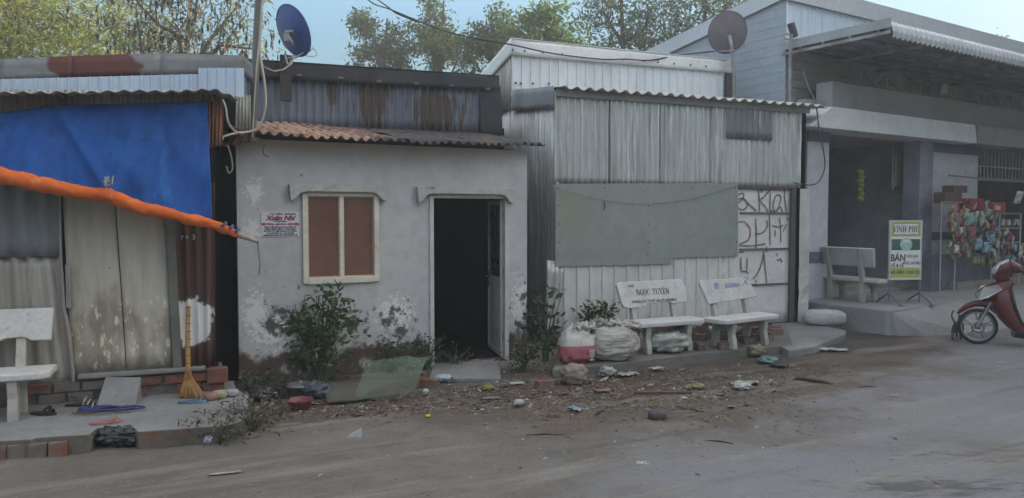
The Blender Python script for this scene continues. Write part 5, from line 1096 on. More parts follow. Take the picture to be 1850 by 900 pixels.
# =============== WALKWAY SLABS, SACKS, BRICKS ===============
def slabpx(name, pts, z, label, m, cat='slab', zb=-.05):
    ps_ = [at(x, y, z) for x, y in pts]; c = sum((Vector(p) for p in ps_), Vector()) / len(ps_)
    mb = MB(); mb.slab([(p.x, p.y) for p in ps_], zb, z, 0); return solo(name, mb, m, label, cat, WF, (c.x, c.y, 0), bev=.012)
wk = mat('walk_concrete', (.15, .14, .13), .92, var=((.11, .1, .09), 2.2), layers=[dict(c=(.07, .06, .052), s=3, lo=.52, hi=.74, a=.8), dict(c=(.25, .24, .23), s=4, lo=.6, hi=.75, a=.5)], bump=(14, .6, .012))
slabpx('walkway_slab', [(998, 668), (1040, 664), (1110, 657), (1200, 646), (1290, 636), (1352, 630), (1432, 622), (1420, 586), (1330, 590), (1180, 600), (1020, 612)], .098, 'long dark cement walkway slab under the lettered bench and the sacks', wk)
slabpx('walkway_slab', [(1385, 612), (1425, 633), (1470, 626), (1528, 603), (1528, 597), (1452, 579), (1395, 583)], .085, 'cracked grey cement slab lying in front of the white post', concrete)
def lump(name, label, cat, c, r, m, seed, rz=0, sq=.6, amp=.12, fr=3.5, flat=True, nu=36, nv=24, top=None, par=None, sx=1, mats=None, split=None, group=None):
    """a soft bag-like closed body: superellipsoid with folds"""
    mb = MB(); vs = []
    for j in range(nv + 1):
        ph = -pi / 2 + pi * j / nv
        for i in range(nu):
            a = 2 * pi * i / nu
            f = lambda v, e: abs(v) ** e * (1 if v >= 0 else -1)
            x = f(cos(ph), sq) * f(cos(a), sq); y = f(cos(ph), sq) * f(sin(a), sq); z = f(sin(ph), sq)
            p = Vector((x, y, z)); n_ = mnoise.noise(Vector((x * fr + seed, y * fr, z * fr))) + .5 * mnoise.noise(Vector((x * fr * 2.6, y * fr * 2.6 + seed, z * fr * 2.6)))
            fold = .35 * abs(mnoise.noise(Vector((x * 5 + seed, y * 5, z * 2.2)))) 
            p *= 1 + amp * (n_ - fold)
            if top and z > top: p.x *= 1 - .35 * (z - top); p.y *= 1 - .5 * (z - top)
            p = Vector((p.x * r[0], p.y * r[1], p.z * r[2] + r[2]))
            if p.z < .004: p.z = .004
            vs.append(p)
    fs = [(j * nu + i, j * nu + (i + 1) % nu, (j + 1) * nu + (i + 1) % nu, (j + 1) * nu + i) for j in range(nv) for i in range(nu)]
    mb.add(vs, fs, 0, True)
    if split is not None:
        for k, f_ in enumerate(mb.f):
            if sum(mb.v[i][2] for i in f_) / 4 < split: mb.m[k] = 1
    if par: return part(name, mb, mats or m, par)
    return put(name, mb, mats or m, label, cat, c, rz, group=group)
sackm = mat('woven_sack', (.48, .46, .43), .7, var=((.38, .36, .33), 5), layers=[dict(c=(.2, .17, .14), s=6, lo=.56, hi=.72, a=.6)], bump=(90, .35, .004))
sackp = mat('sack_pink', (.42, .12, .15), .7, var=((.34, .09, .115), 6), layers=[dict(c=(.2, .08, .07), s=5, lo=.6, hi=.75, a=.5)], bump=(90, .35, .004))
def crumple(name, par, off, r, m, seed):
    mb = MB(); n = 15
    for k in range(3):
        vs = []; 
        for j in range(n):
            for i in range(n):
                u, v = i / (n - 1) * 2 - 1, j / (n - 1) * 2 - 1; q_ = Vector((u * 2 + seed + k * 5, v * 2, k))
                vs.append((off[0] + r[0] * (u * .9 + .35 * mnoise.noise(q_ * 1.7)), off[1] + r[1] * (v * .9 + .35 * mnoise.noise(q_ * 1.7 + Vector((9, 0, 0)))), off[2] + r[2] * (.9 * mnoise.noise(q_ * 1.6 + Vector((0, 7, 0))) + .4 * mnoise.noise(q_ * 4) + .25 - .3 * (u * u + v * v) + k * .12)))
        mb.add(vs, [(j * n + i, j * n + i + 1, (j + 1) * n + i + 1, (j + 1) * n + i) for j in range(n - 1) for i in range(n - 1)], 0, True)
    return part(name, mb, m, par, sol=.002)
p_ = at(1043, 659, .1); s1 = root('sack', 'standing sack with white top and pink lower half beside the crumpled white sack', 'sack', tuple(p_ + Vector((.0, .12, 0))), R(15), group='cement sacks')
kx = p_.y / FPX
lump('body', None, None, None, (.2, .13, .2), None, 3, sq=.62, amp=.16, par=s1, mats=[sackm, sackp], split=.19, top=.1)
crumple('mouth', s1, (.07, 0, .38), (.14, .09, .08), sackm, 2)
m_ = MB(); text_mb('HEE', .075, .003, T=Matrix.Translation(Vector((.155, -.138, .04))) @ Matrix.Rotation(-pi / 2, 4, 'Y'), mb=m_, align='LEFT'); part('lettering', m_, mat('sack_print', (.5, .45, .45), .7), s1)
sackm2 = mat('woven_sack_dirty', (.46, .44, .4), .75, var=((.33, .31, .275), 4), layers=[dict(c=(.17, .15, .13), s=3.5, st=(.6, 1, 5), lo=.55, hi=.6, a=.75), dict(c=(.22, .17, .13), s=5, lo=.54, hi=.72, a=.6)], bump=(11, .9, .03), stretch=(.7, 1, 2.4))
p_ = at(1108, 655, .1); s2 = root('sack', 'bulging dirty white sack with crumpled open top, leaning at the lettered bench', 'sack', tuple(p_ + Vector((.0, .16, 0))), R(5), group='cement sacks')
lump('body', None, None, None, (.3, .2, .2), sackm2, 14, sq=.72, amp=.11, fr=2.2, par=s2, nu=70, nv=44)
crumple('mouth', s2, (.13, -.02, .38), (.19, .12, .08), sackm2, 11); crumple('mouth', s2, (-.12, 0, .39), (.14, .1, .09), mat('sack_grey', (.3, .29, .26), .8, var=((.2, .19, .17), 5)), 19)
p_ = at(1038, 697, 0); lump('bag', 'translucent brown plastic bag slumped below the pink sack', 'bag', tuple(p_ + Vector((0, .08, 0))), (.14, .1, .1), mat('brown_bag', (.17, .125, .105), .35, var=((.24, .19, .165), 6), spec=.5), 23, sq=.8, amp=.25, fr=2.5)
p_ = at(1494, 590, .085); lump('rolled_sack', 'grey white stuffed sack lying against the shop porch', 'sack', tuple(p_ + Vector((0, .1, 0))), (.3, .13, .12), mat('sack_pale', (.42, .42, .41), .6, var=((.3, .3, .3), 4)), 31, rz=R(-12), sq=.65, amp=.06)
# plastic bundle below bench A
p_ = at(1208, 640, .1); lump('plastic_bundle', 'grey green clear plastic bundle stuffed under the lettered bench', 'plastic', tuple(p_ + Vector((0, .12, 0))), (.24, .15, .12), mat('film_green', (.2, .24, .2), .25, var=((.3, .33, .3), 8), spec=.6), 37, sq=.8, amp=.3, fr=2.6)
# bricks
def brickmesh(hollow):
    mb = MB(); l, w_, h = .18, .085, .08
    if not hollow: mb.box((-l / 2, -w_ / 2, 0), (l / 2, w_ / 2, h)); return mb
    # four holes through the length, seen at the ends
    xs = [-w_ / 2, -w_ / 2 + .014, -.007, .007, w_ / 2 - .014, w_ / 2]; zs = [0, .014, .034, .047, .066, h]
    holes = [(xs[a], xs[a + 1], zs[b], zs[b + 1]) for a in (1, 3) for b in (1, 3)]
    t = holed(MB(), xs, zs, holes, -l / 2, l / 2); return t
bm_s = brickmesh(False).mesh('brick', brick); bm_h = brickmesh(True).mesh('hollow_brick', brick)
holeback = None
rb = random.Random(11)
def brk(px, py, z, rz, lab, hollow=False, tilt=0, dz=0, grp='loose bricks under the benches'):
    p = at(px, py, z); o = bpy.data.objects.new('hollow_brick' if hollow else 'brick', bm_h if hollow else bm_s); C.objects.link(o)
    o.location = (p.x, p.y + .06, z + dz); o.rotation_euler = (tilt, 0, rz); mods(o, bev=.004); props(o, lab, 'brick', grp); return o
brk(1267, 634, .1, R(5), 'hollow brick with four holes facing out, between the two lettered benches', True)
brk(1313, 632, .1, R(20), 'bright red brick lying flat at the foot of the faded blue lettered bench')
LB = 'red brick in the jumbled row along the wall under the benches'
for i in range(26):
    brk(1180 + rb.random() * 210, 606 + rb.random() * 12 - 0, .1, rb.uniform(-.5, 1), LB, tilt=0, dz=0)
for i in range(16):
    brk(1185 + rb.random() * 200, 612 + rb.random() * 4, .1, rb.uniform(-.4, .9), LB, tilt=rb.uniform(-.1, .1), dz=.083)
for i in range(6):
    brk(1280 + rb.random() * 60, 612, .1, rb.uniform(-.4, .9), LB, tilt=rb.uniform(-.15, .15), dz=.166)
for x, y in ((1355, 622), (1345, 618), (1372, 616), (1362, 612), (1400, 600), (1405, 606)): brk(x, y, .1, rb.uniform(-.2, .9), 'red brick in the loose group behind the faded blue lettered bench', grp='loose bricks behind the bench')
brk(776, 702, 0, R(70), 'hollow red brick lying end-on in the litter before the open door', True, grp=None)
brk(985, 700, 0, R(30), 'half buried dull red brick near the weeds left of the sacks', grp=None, dz=-.02)
for n_, (x, y) in enumerate(((392, 672), (1408, 582))): pass

# =============== SCOOTER ===============
w0 = at(1765, 622, .0)
sc_ = root('motor_scooter', 'dark red motor scooter parked at the right edge in front of the shop', 'scooter', (w0.x, w0.y, .004), R(-25))
redp = mat('scooter_red', (.1, .01, .012), .35, var=((.08, .009, .01), 3), spec=.35, coat=.15); blk_ = mat('scooter_black', (.018, .018, .022), .45, var=((.012, .012, .016), 4)); rub = mat('rubber', (.02, .02, .02), .8); alu = mat('rim_alloy', (.3, .3, .3), .4, .7, var=((.22, .22, .22), 4)); chrome = mat('lamp_clear', (.45, .45, .47), .12, .4)
def wheel(x, par):
    Tw = Matrix.Translation(Vector((x, 0, .236))) @ Matrix.Rotation(pi / 2, 4, 'X') @ Matrix.Diagonal((.918, .918, 1.25, 1))
    wr = MB(); prof = [(.212 + .0, -.028)] + [(.222 + .035 * cos(a), .036 * sin(a)) for a in np.linspace(-1.4, 1.4, 9)] + [(.212, .028)]; wr.lathe(prof + [prof[0]], n=40, T=Tw)
    t = part('tyre', wr, rub, par)
    r_ = MB(); r_.lathe([(.214, -.026), (.198, -.028), (.19, -.015), (.19, .015), (.198, .028), (.214, .026), (.214, -.026)], n=40, T=Tw); r_.lathe([(.001, -.05), (.034, -.05), (.038, 0), (.034, .05), (.001, .05)], n=16, T=Tw)
    for k in range(5):
        a = 2 * pi * k / 5 + .3
        for d in (-.16, .16): r_.tube([Tw @ Vector((.03 * cos(a), .03 * sin(a), 0)), Tw @ Vector((.1 * cos(a + d * .5), .1 * sin(a + d * .5), 0)), Tw @ Vector((.196 * cos(a + d), .196 * sin(a + d), 0))], [.014, .009, .009], 6)
    part('rim', r_, alu, t); d_ = MB(); d_.lathe([(.05, .045), (.09, .045), (.09, .05), (.05, .05), (.05, .045)], n=28, T=Tw); part('brake_disc', d_, alu, t)
wheel(0, sc_); wheel(1.24, sc_)
def loft(mb, st, n=16, e=.75):
    """stations: (x, z, half width, half height) joined as one smooth skin; the section stands across the path"""
    vs = []; f = lambda v: abs(v) ** e * (1 if v >= 0 else -1)
    for i, (x, z, hw, hh) in enumerate(st):
        a, b = st[max(i - 1, 0)], st[min(i + 1, len(st) - 1)]; d = Vector((b[0] - a[0], 0, b[1] - a[1])).normalized(); nn_ = Vector((-d.z, 0, d.x))
        for k in range(n): an = 2 * pi * k / n; vs.append(Vector((x, 0, z)) + Vector((0, 1, 0)) * hw * f(cos(an)) + nn_ * hh * f(sin(an)))
    mb.add(vs, [(i * n + k, i * n + (k + 1) % n, (i + 1) * n + (k + 1) % n, (i + 1) * n + k) for i in range(len(st) - 1) for k in range(n)], 0, True)
    mb.add(vs[:n], [tuple(range(n))]); mb.add(vs[-n:], [tuple(range(n - 1, -1, -1))]); return mb
m_ = MB(); loft(m_, [(-.235, .385, .012, .008), (-.2, .43, .05, .025), (-.13, .49, .062, .035), (-.04, .535, .066, .04), (.06, .55, .07, .05), (.16, .52, .07, .06), (.23, .46, .06, .06)]); part('front_fender', m_, redp, sc_)
m_ = MB(); loft(m_, [(.0, .6, .03, .05), (.04, .64, .09, .09), (.12, .67, .13, .12), (.22, .71, .15, .13), (.3, .79, .12, .09), (.36, .85, .07, .05)]); part('nose', m_, redp, sc_)
m_ = MB(); loft(m_, [(.27, .84, .06, .05), (.26, .7, .16, .1), (.27, .56, .19, .12), (.32, .42, .2, .11), (.4, .3, .19, .09), (.48, .2, .15, .05)]); part('leg_shield', m_, redp, sc_)
m_ = MB(); loft(m_, [(.35, .8, .07, .02), (.36, .66, .15, .03), (.4, .5, .165, .03), (.45, .36, .16, .03), (.5, .28, .14, .03)]); part('inner_shield', m_, blk_, sc_)
for sy in (-1, 1):
    m_ = MB(); vs = [(-.03, sy * .05, .66), (-.01, sy * .11, .6), (.09, sy * .15, .64), (.24, sy * .165, .75), (.19, sy * .155, .8), (.05, sy * .11, .76)]; m_.add(vs + [(x + .03, y * .6, z - .01) for x, y, z in vs], [(0, 1, 2, 3, 4, 5), (11, 10, 9, 8, 7, 6)] + [(i, (i + 1) % 6, (i + 1) % 6 + 6, i + 6) for i in range(6)]); part('indicator', m_, chrome, sc_, bev=.008)
m_ = MB(); loft(m_, [(.26, .84, .06, .06), (.25, .92, .11, .1), (.29, 1.0, .13, .11), (.36, 1.04, .12, .09), (.46, 1.0, .1, .05)]); hd = part('handlebar_cover', m_, redp, sc_)
m_ = MB(); loft(m_, [(.16, .93, .07, .03), (.19, .98, .09, .055), (.25, 1.06, .09, .045), (.33, 1.12, .07, .025)]); part('headlight', m_, chrome, hd)
for sy in (-1, 1):
    m_ = MB(); m_.tube([(.36, sy * .08, 1.0), (.42, sy * .2, 1.01), (.48, sy * .33, .96)], [.02, .016, .018], 8); part('grip', m_, rub, hd)
    m_ = MB(); m_.tube([(.36, sy * .12, 1.02), (.31, sy * .2, 1.14), (.33, sy * .24, 1.2)], .006, 6); m_.lathe([(.001, -.008), (.05, -.008), (.06, 0), (.05, .01), (.001, .01)], n=14, T=Matrix.Translation(Vector((.35, sy * .27, 1.23))) @ Matrix.Rotation(pi / 2, 4, 'Y') @ Matrix.Diagonal((.8, 1.3, 1, 1))); part('mirror', m_, blk_, hd)
m_ = MB()
for sy in (-1, 1): m_.tube([(0, sy * .07, .257), (.1, sy * .07, .48), (.18, sy * .06, .66)], [.018, .02, .02], 8)
part('fork', m_, alu, sc_)
m_ = MB(); loft(m_, [(.4, .2, .15, .08), (.6, .185, .16, .085), (.85, .2, .16, .09), (.95, .26, .16, .12)]); part('footboard', m_, blk_, sc_)
m_ = MB(); loft(m_, [(.72, .5, .1, .18), (.85, .52, .15, .2), (1.1, .56, .15, .17), (1.4, .64, .12, .1), (1.6, .72, .07, .05)]); part('rear_body', m_, redp, sc_)
m_ = MB(); loft(m_, [(.68, .7, .08, .03), (.8, .735, .14, .05), (1.1, .765, .15, .05), (1.4, .8, .12, .045), (1.5, .81, .08, .03)]); part('seat', m_, blk_, sc_)
m_ = MB(); loft(m_, [(.75, .3, .07, .1), (1.0, .3, .09, .09), (1.3, .27, .06, .06)]); m_.tube([(.95, -.13, .22), (1.2, -.15, .25), (1.55, -.15, .33)], [.02, .045, .05], 12); part('engine', m_, alu, sc_)
m_ = MB(); m_.tube([(.7, .12, .2), (.62, .2, .01)], .012, 6); part('kickstand', m_, alu, sc_)

# =============== CAT ===============
def skin(name, verts, edges, m, label, cat, loc, rz):
    me = bpy.data.meshes.new(name); me.from_pydata([v[:3] for v in verts], edges, []); me.materials.append(m)
    o = bpy.data.objects.new(name, me); C.objects.link(o); o.location = loc; o.rotation_euler = (0, 0, rz)
    sm = o.modifiers.new('k', 'SKIN')
    lay = me.skin_vertices[0].data if me.skin_vertices else None
    if lay is None:
        bmm = __import__('bmesh').new(); bmm.from_mesh(me); bmm.verts.layers.skin.verify(); bmm.to_mesh(me); bmm.free(); lay = me.skin_vertices[0].data
    for i, v in enumerate(verts): lay[i].radius = (v[3], v[3]); lay[i].use_root = i == 0
    sm.use_smooth_shade = True; u_ = o.modifiers.new('u', 'SUBSURF'); u_.levels = u_.render_levels = 2
    return props(o, label, cat)
cv = [(0, 0, .2, .06), (0, .12, .205, .058), (0, .24, .2, .055), (0, .31, .235, .035), (0, .37, .27, .046), (0, .42, .258, .026), # 0-5 spine to muzzle
      (-.04, 0, .15, .04), (-.045, -.03, .1, .022), (-.045, -.05, .06, .014), (-.045, -.03, .012, .015),
      (.04, 0, .15, .04), (.045, .03, .1, .022), (.045, .0, .06, .014), (.045, .025, .012, .015),
      (-.035, .24, .13, .024), (-.035, .25, .07, .015), (-.035, .26, .012, .015), (.035, .24, .13, .024), (.035, .22, .07, .015), (.035, .24, .012, .015),
      (0, -.06, .23, .02), (-.03, -.09, .28, .012), (-.055, -.09, .34, .011), (-.05, -.08, .39, .011), (-.03, -.07, .425, .009),
      (-.025, .365, .325, .01), (.025, .365, .325, .01)]
ce = [(0, 1), (1, 2), (2, 3), (3, 4), (4, 5), (0, 6), (6, 7), (7, 8), (8, 9), (0, 10), (10, 11), (11, 12), (12, 13), (2, 14), (14, 15), (15, 16), (2, 17), (17, 18), (18, 19), (0, 20), (20, 21), (21, 22), (22, 23), (23, 24), (4, 25), (4, 26)]
pcat = at(1728, 617, 0)
skin('cat', cv, ce, mat('cat_fur', (.09, .08, .07), .9, var=((.045, .04, .036), 14), bump=(80, .5, .01)), 'grey brown cat with curled raised tail, standing behind the scooter front wheel', 'cat', (pcat.x + .02, pcat.y + .03, .004), R(-38))

# =============== SNACK RACK AND SNACKS ===============
P = B.P; yr = -.62; zs = zp + .0
rk = thing('display_rack', 'white wire display rack packed with hanging snacks in front of the shop', 'rack', B, (P(1760, 0, yr)[0], yr, zp))
wirem = mat('wire_white', (.5, .5, .48), .5)
m_ = MB(); X0, X1 = P(1806, 390, yr)[0], P(1844, 390, yr)[0]; Z1, Z0 = P(1825, 386, yr)[2], P(1825, 465, yr)[2]
for x in (X0, X1):
    for y in (yr, yr + .3): m_.box((x - .011, y - .011, zp), (x + .011, y + .011, Z1))
for z in (Z1, P(1825, 412, yr)[2], P(1825, 438, yr)[2], Z0): m_.box((X0, yr, z - .01), (X1, yr + .3, z + .004))
part('shelf_frame', m_, wirem, rk)
m_ = MB(); XL = P(1712, 365, yr)[0]; ZT = P(1750, 366, yr + .1)[2]
for x in (XL, P(1748, 0, yr)[0], X0 - .05): m_.tube([(x, yr + .1, zp), (x, yr + .1, ZT)], .012, 6)
for z in (ZT, ZT - .25, ZT - .5, ZT - .75): m_.tube([(XL, yr + .1, z), (X0, yr + .1, z)], .008, 6)
part('hanging_frame', m_, wirem, rk)
m_ = MB(); m_.box((XL - .05, yr + .22, zp), (X0 + .7, yr + .5, zp + .62)); part('base_cabinet', m_, mat('cabinet_grey', (.17, .18, .23), .7, var=((.12, .13, .17), 3)), rk)
cols = {'silver green': (.15, .22, .18), 'deep red': (.17, .025, .025), 'blue white': (.09, .2, .27), 'cream': (.28, .25, .18), 'orange': (.24, .1, .045), 'dull purple': (.09, .035, .08), 'olive gold': (.15, .13, .05), 'grey white': (.27, .28, .28)}
bagm = {}; packs = {}
def pillow(w_, h, d):
    mb = MB(); n = 8; vs = []
    for sd_ in (-1, 1):
        for j in range(n + 1):
            for i in range(n + 1):
                u, v = i / n * 2 - 1, j / n * 2 - 1; b = (1 - u ** 4) * (1 - v ** 4)
                vs.append((u * w_ / 2 * (1 - .07 * (1 - v * v)), sd_ * (d * b * .5 + .001) + .006 * mnoise.noise(Vector((u * 4, v * 4, sd_))), v * h / 2))
    k = (n + 1) ** 2
    for sd_ in (0, 1):
        mb.add(vs[sd_ * k:(sd_ + 1) * k], [((j * (n + 1) + i), (j * (n + 1) + i + 1), ((j + 1) * (n + 1) + i + 1), ((j + 1) * (n + 1) + i))[::(1 if sd_ == 0 else -1)] for j in range(n) for i in range(n)], 0, True)
    return mb
for c_, v_ in cols.items():
    bagm[c_] = mat('pack_' + c_.replace(' ', '_'), v_, .3, spec=.6, var=(tuple(min(1, q * 1.9 + .08) for q in v_), 13), layers=[dict(c=(.5, .48, .42), s=22, lo=.62, hi=.68, a=.7), dict(c=(.25, .05, .04), s=16, lo=.66, hi=.7, a=.6)])
    packs[c_] = pillow(.105, .16, .05).mesh('snack_bag', bagm[c_])
rs = random.Random(5)
def bag(px, py, c_, yb, s_=1.0, rot=None):
    o = bpy.data.objects.new('snack_bag', packs[c_]); C.objects.link(o); o.location = B.w(P(px, py, yb)); o.scale = (s_,) * 3
    o.rotation_euler = (rs.uniform(-.3, .3), rs.uniform(-.5, .5) if rot is None else rot, B.th + rs.uniform(-.7, .5))
    props(o, c_ + ' snack bag hanging in the crowded cluster on the shop display rack', 'snack bag', 'snack bags on the shop rack'); return o
for i in range(130):
    x = rs.uniform(1712, 1803); y = rs.uniform(372, 462); 
    c_ = rs.choice(['silver green', 'deep red', 'deep red', 'cream', 'orange', 'olive gold', 'grey white', 'blue white', 'dull purple'] if x > 1735 else ['deep red', 'olive gold', 'dull purple', 'cream', 'silver green', 'orange'])
    bag(x, y, c_, yr - .08 + rs.uniform(-.1, .14), rs.uniform(.6, 1.0))
for x, y, c_, k in ((1752, 396, 'silver green', 1.35), (1773, 395, 'silver green', 1.7), (1768, 442, 'blue white', 1.2), (1782, 447, 'blue white', 1.2), (1792, 432, 'blue white', 1.1), (1757, 420, 'deep red', 1.3), (1840, 357, 'grey white', 1.5)): bag(x, y, c_, yr - .22, k, rot=rs.uniform(-.2, .2))
for i in range(34): bag(rs.uniform(1796, 1850), rs.uniform(416, 476), rs.choice(['cream', 'grey white', 'deep red', 'olive gold', 'blue white']), yr - .06 + rs.uniform(-.06, .1), rs.uniform(.6, .95))
for i in range(16): bag(rs.uniform(1845, 1960), rs.uniform(360, 470), rs.choice(list(cols)), yr + .05, rs.uniform(.8, 1.3))
for i in range(6): bag(1812 + i * 5.4, 402, rs.choice(['cream', 'grey white', 'deep red']), yr + .08, .75, rot=0)
for i, x in enumerate((1760, 1767, 1774, 1789)):
    q_ = P(x, 472, yr - .1); m_ = MB(); m_.lathe([(.001, -.09), (.035, -.08), (.04, 0), (.035, .08), (.001, .09)], (0, 0, 0), 10)
    put('snack_tube', m_, bagm['olive gold'], 'short gold snack tube in the row hanging lowest on the display rack', 'snack tube', B.w(q_), 0, group='gold snack tubes')
def boxp(name, x0, y0, x1, y1, yb, dp_, m, label, cat='box', tilt=0):
    a, b_ = P(x0, y1, yb), P(x1, y0, yb); m_ = MB(); m_.box((a[0], yb, a[2]), (b_[0], yb + dp_, b_[2])); return solo(name, m_, m, label, cat, B, a, bev=.004)
redb = mat('box_red', (.42, .05, .045), .5, var=((.34, .035, .035), 5)); brn = mat('box_brown', (.15, .085, .075), .8, var=((.12, .065, .06), 3))
boxp('carton', 1707, 348, 1738, 367, yr + .12, .2, brn, 'brown carton, lower of the two stacked on the left of the display rack')
boxp('carton', 1722, 336, 1748, 347.5, yr + .12, .2, brn, 'brown carton resting on top of the other brown carton by the rack')
boxp('carton', 1752, 359, 1778, 384, yr + .0, .2, mat('box_red_print', (.3, .04, .04), .5, layers=[dict(c=(.5, .4, .3), s=14, lo=.56, hi=.62, a=.7)]), 'printed dark red carton on the display rack, left of the lettered red box')
boxp('carton', 1779, 362, 1789, 383, yr + .05, .2, mat('box_khaki', (.2, .19, .13), .7), 'small khaki carton squeezed between the two red boxes')
o = boxp('snack_box', 1790, 366, 1817, 384, yr - .03, .12, redb, 'bright red snack box with white lettering on top of the wire rack')
a, b_ = P(1790, 384, yr - .03), P(1817, 366, yr - .03)
m_ = MB(); text_mb('Oishi', (b_[2] - a[2]) * .62, .006, T=Matrix.Translation(Vector(((b_[0] - a[0]) * .45, -.004, (b_[2] - a[2]) * .28))), mb=m_, xs=.8)
o2 = bpy.data.objects.new('lettering', m_.mesh('lettering', mat('letter_white', (.7, .68, .66), .5))); C.objects.link(o2); o2.parent = o
# slats on the porch
c_ = B.G(1668, 524, zp); d_ = B.G(1730, 521, zp)
for i in range(4):
    m_ = MB(); m_.box((0, -.035, 0), (.62, .035, .03)); q_ = B.w((c_[0], c_[1] + .12 * i, zp + .004)); put('wooden_slat', m_, mat('slat_grey%d' % i, ((.16, .17, .19), (.35, .36, .38), (.15, .15, .16), (.28, .28, .3))[i], .7), ('dark slat nearest the street in the loose stack on the shop porch', 'palest slat, second from the street in the loose stack on the shop porch', 'dark slat, third from the street in the loose stack on the shop porch', 'grey slat nearest the shop wall in the loose stack on the porch')[i], 'slat', q_, B.th - .45 + i * .06, group='slats on the shop porch')

# =============== BROOM, RAMP-SIDE SMALL THINGS ===============
P = L.P
straw = mat('broom_straw', (.33, .17, .05), .8, var=((.2, .1, .035), 9), stretch=(6, 6, .6)); bamb = mat('broom_handle', (.36, .2, .07), .6, var=((.26, .14, .05), 5))
bt0 = L.G(346, 722, .132); bp = [Vector(P(340, 553, -.12)), Vector(P(339, 610, -.16)), Vector(P(340, 672, -.2))]
br = thing('broom', 'straw broom with banded bamboo handle standing upright against the rusty wall', 'broom', L, (bt0[0], bt0[1], .13))
m_ = MB(); m_.tube(bp, [.019, .02, .022], 10)
part('handle', m_, bamb, br)
m_ = MB()
for t in np.linspace(.02, .98, 9): c = bp[0].lerp(bp[2], t); m_.tube([c, c + Vector((0, 0, -.006))], .0235, 10)
part('bands', m_, mat('broom_band', (.1, .05, .03), .7), br)
m_ = MB(); g_ = random.Random(3); n0 = bp[2]
for i in range(130):
    u_ = g_.uniform(-1, 1); v_ = g_.uniform(-1, 1)
    tip = Vector(P(349 + 24 * u_ + (4 if u_ > 0 else 0), 0, 0)); tx = L.G(347 + 24 * u_, 719 + 2.5 * v_, .135)
    m_.tube([n0 + Vector((u_ * .012, v_ * .012, .04)), n0 + Vector((u_ * .03, v_ * .02, -.05)), Vector((n0.x * .5 + tx[0] * .5 + u_ * .012, n0.y * .5 + tx[1] * .5, (n0.z + .13) / 2 - .01)), Vector((tx[0], tx[1], .135 + g_.random() * .02))], [.006, .006, .006, .004], 4)
part('bristles', m_, straw, br)
def sandal(px, py, z, rz, sole, strap, label, ln=.23, side=1):
    p = at(px, py, z); t = root('sandal', label, 'sandal', (p.x, p.y, z), rz, group='sandals on the porch'); mb = MB(); n = 16; pl_ = []
    for i in range(n): a = 2 * pi * i / n; pl_.append((ln / 2 * cos(a), (.042 + .008 * cos(a)) * sin(a)))
    mb.slab(pl_, 0, .018); part('sole', mb, sole, t, bev=.003); mb = MB()
    mb.tube([(.03, -.045, .012), (.04, -.03, .05), (.045, 0, .062), (.04, .03, .05), (.03, .045, .012)], .016, 8, flat=.35); mb.tube([(.06, -.04, .012), (.07, -.02, .04), (.07, .02, .04), (.06, .04, .012)], .012, 8, flat=.35); part('strap', mb, strap, t)
pk = mat('sandal_pink', (.26, .11, .085), .6, var=((.3, .15, .12), 9)); bk2 = mat('sandal_black', (.02, .02, .02), .6); bl2 = mat('sandal_blue', (.03, .07, .14), .6, var=((.1, .2, .25), 16)); gy2 = mat('sandal_grey', (.3, .3, .28), .7)
sandal(192, 765, .135, R(25), pk, pk, 'salmon pink sandal lying alone in the middle of the porch')
sandal(157, 745, .135, R(30), pk, gy2, 'pink sandal with pale strap beside the coil of blue hose', .2)
sandal(78, 749, .135, R(-8), bk2, bk2, 'black sandal on the porch near the front bench leg')
sandal(145, 733, .135, R(15), bk2, gy2, 'dark sandal with pale strap, behind the pink sandals near the bricks')
sandal(347, 728, .135, R(15), bl2, bl2, 'blue striped slipper lying at the foot of the broom')
m_ = MB(); pts = []
c = at(198, 745, .135)
for i in range(90): a = i * .26; r_ = .13 + .03 * sin(i * .31); pts.append((r_ * 1.25 * cos(a) + .06 * sin(i * .07), r_ * .42 * sin(a) + .03 * cos(i * .05), .012 + .0004 * i + .006 * abs(sin(i * .5))))
m_.tube(pts, .008, 6); put('hose', m_, mat('hose_blue', (.035, .04, .14), .5), 'coil of dark blue hose at the foot of the cement ramp', 'hose', c, R(12))
lump('rag_ball', 'pinkish crumpled cloth lump right of the broom', 'cloth', tuple(at(382, 723, .135)), (.05, .04, .03), pk, 51, amp=.2, nu=16, nv=10)
lump('stone', 'beige stone right of the pinkish cloth lump on the porch', 'stone', tuple(at(397, 720, .135)), (.055, .045, .035), mat('beige_stone', (.3, .28, .19), .9), 52, amp=.15, nu=16, nv=10)
lump('stone', 'pale stone at the back right corner of the porch', 'stone', tuple(at(418, 716, .135)), (.06, .05, .03), mat('pale_stone', (.3, .3, .29), .9), 53, amp=.2, nu=16, nv=10)

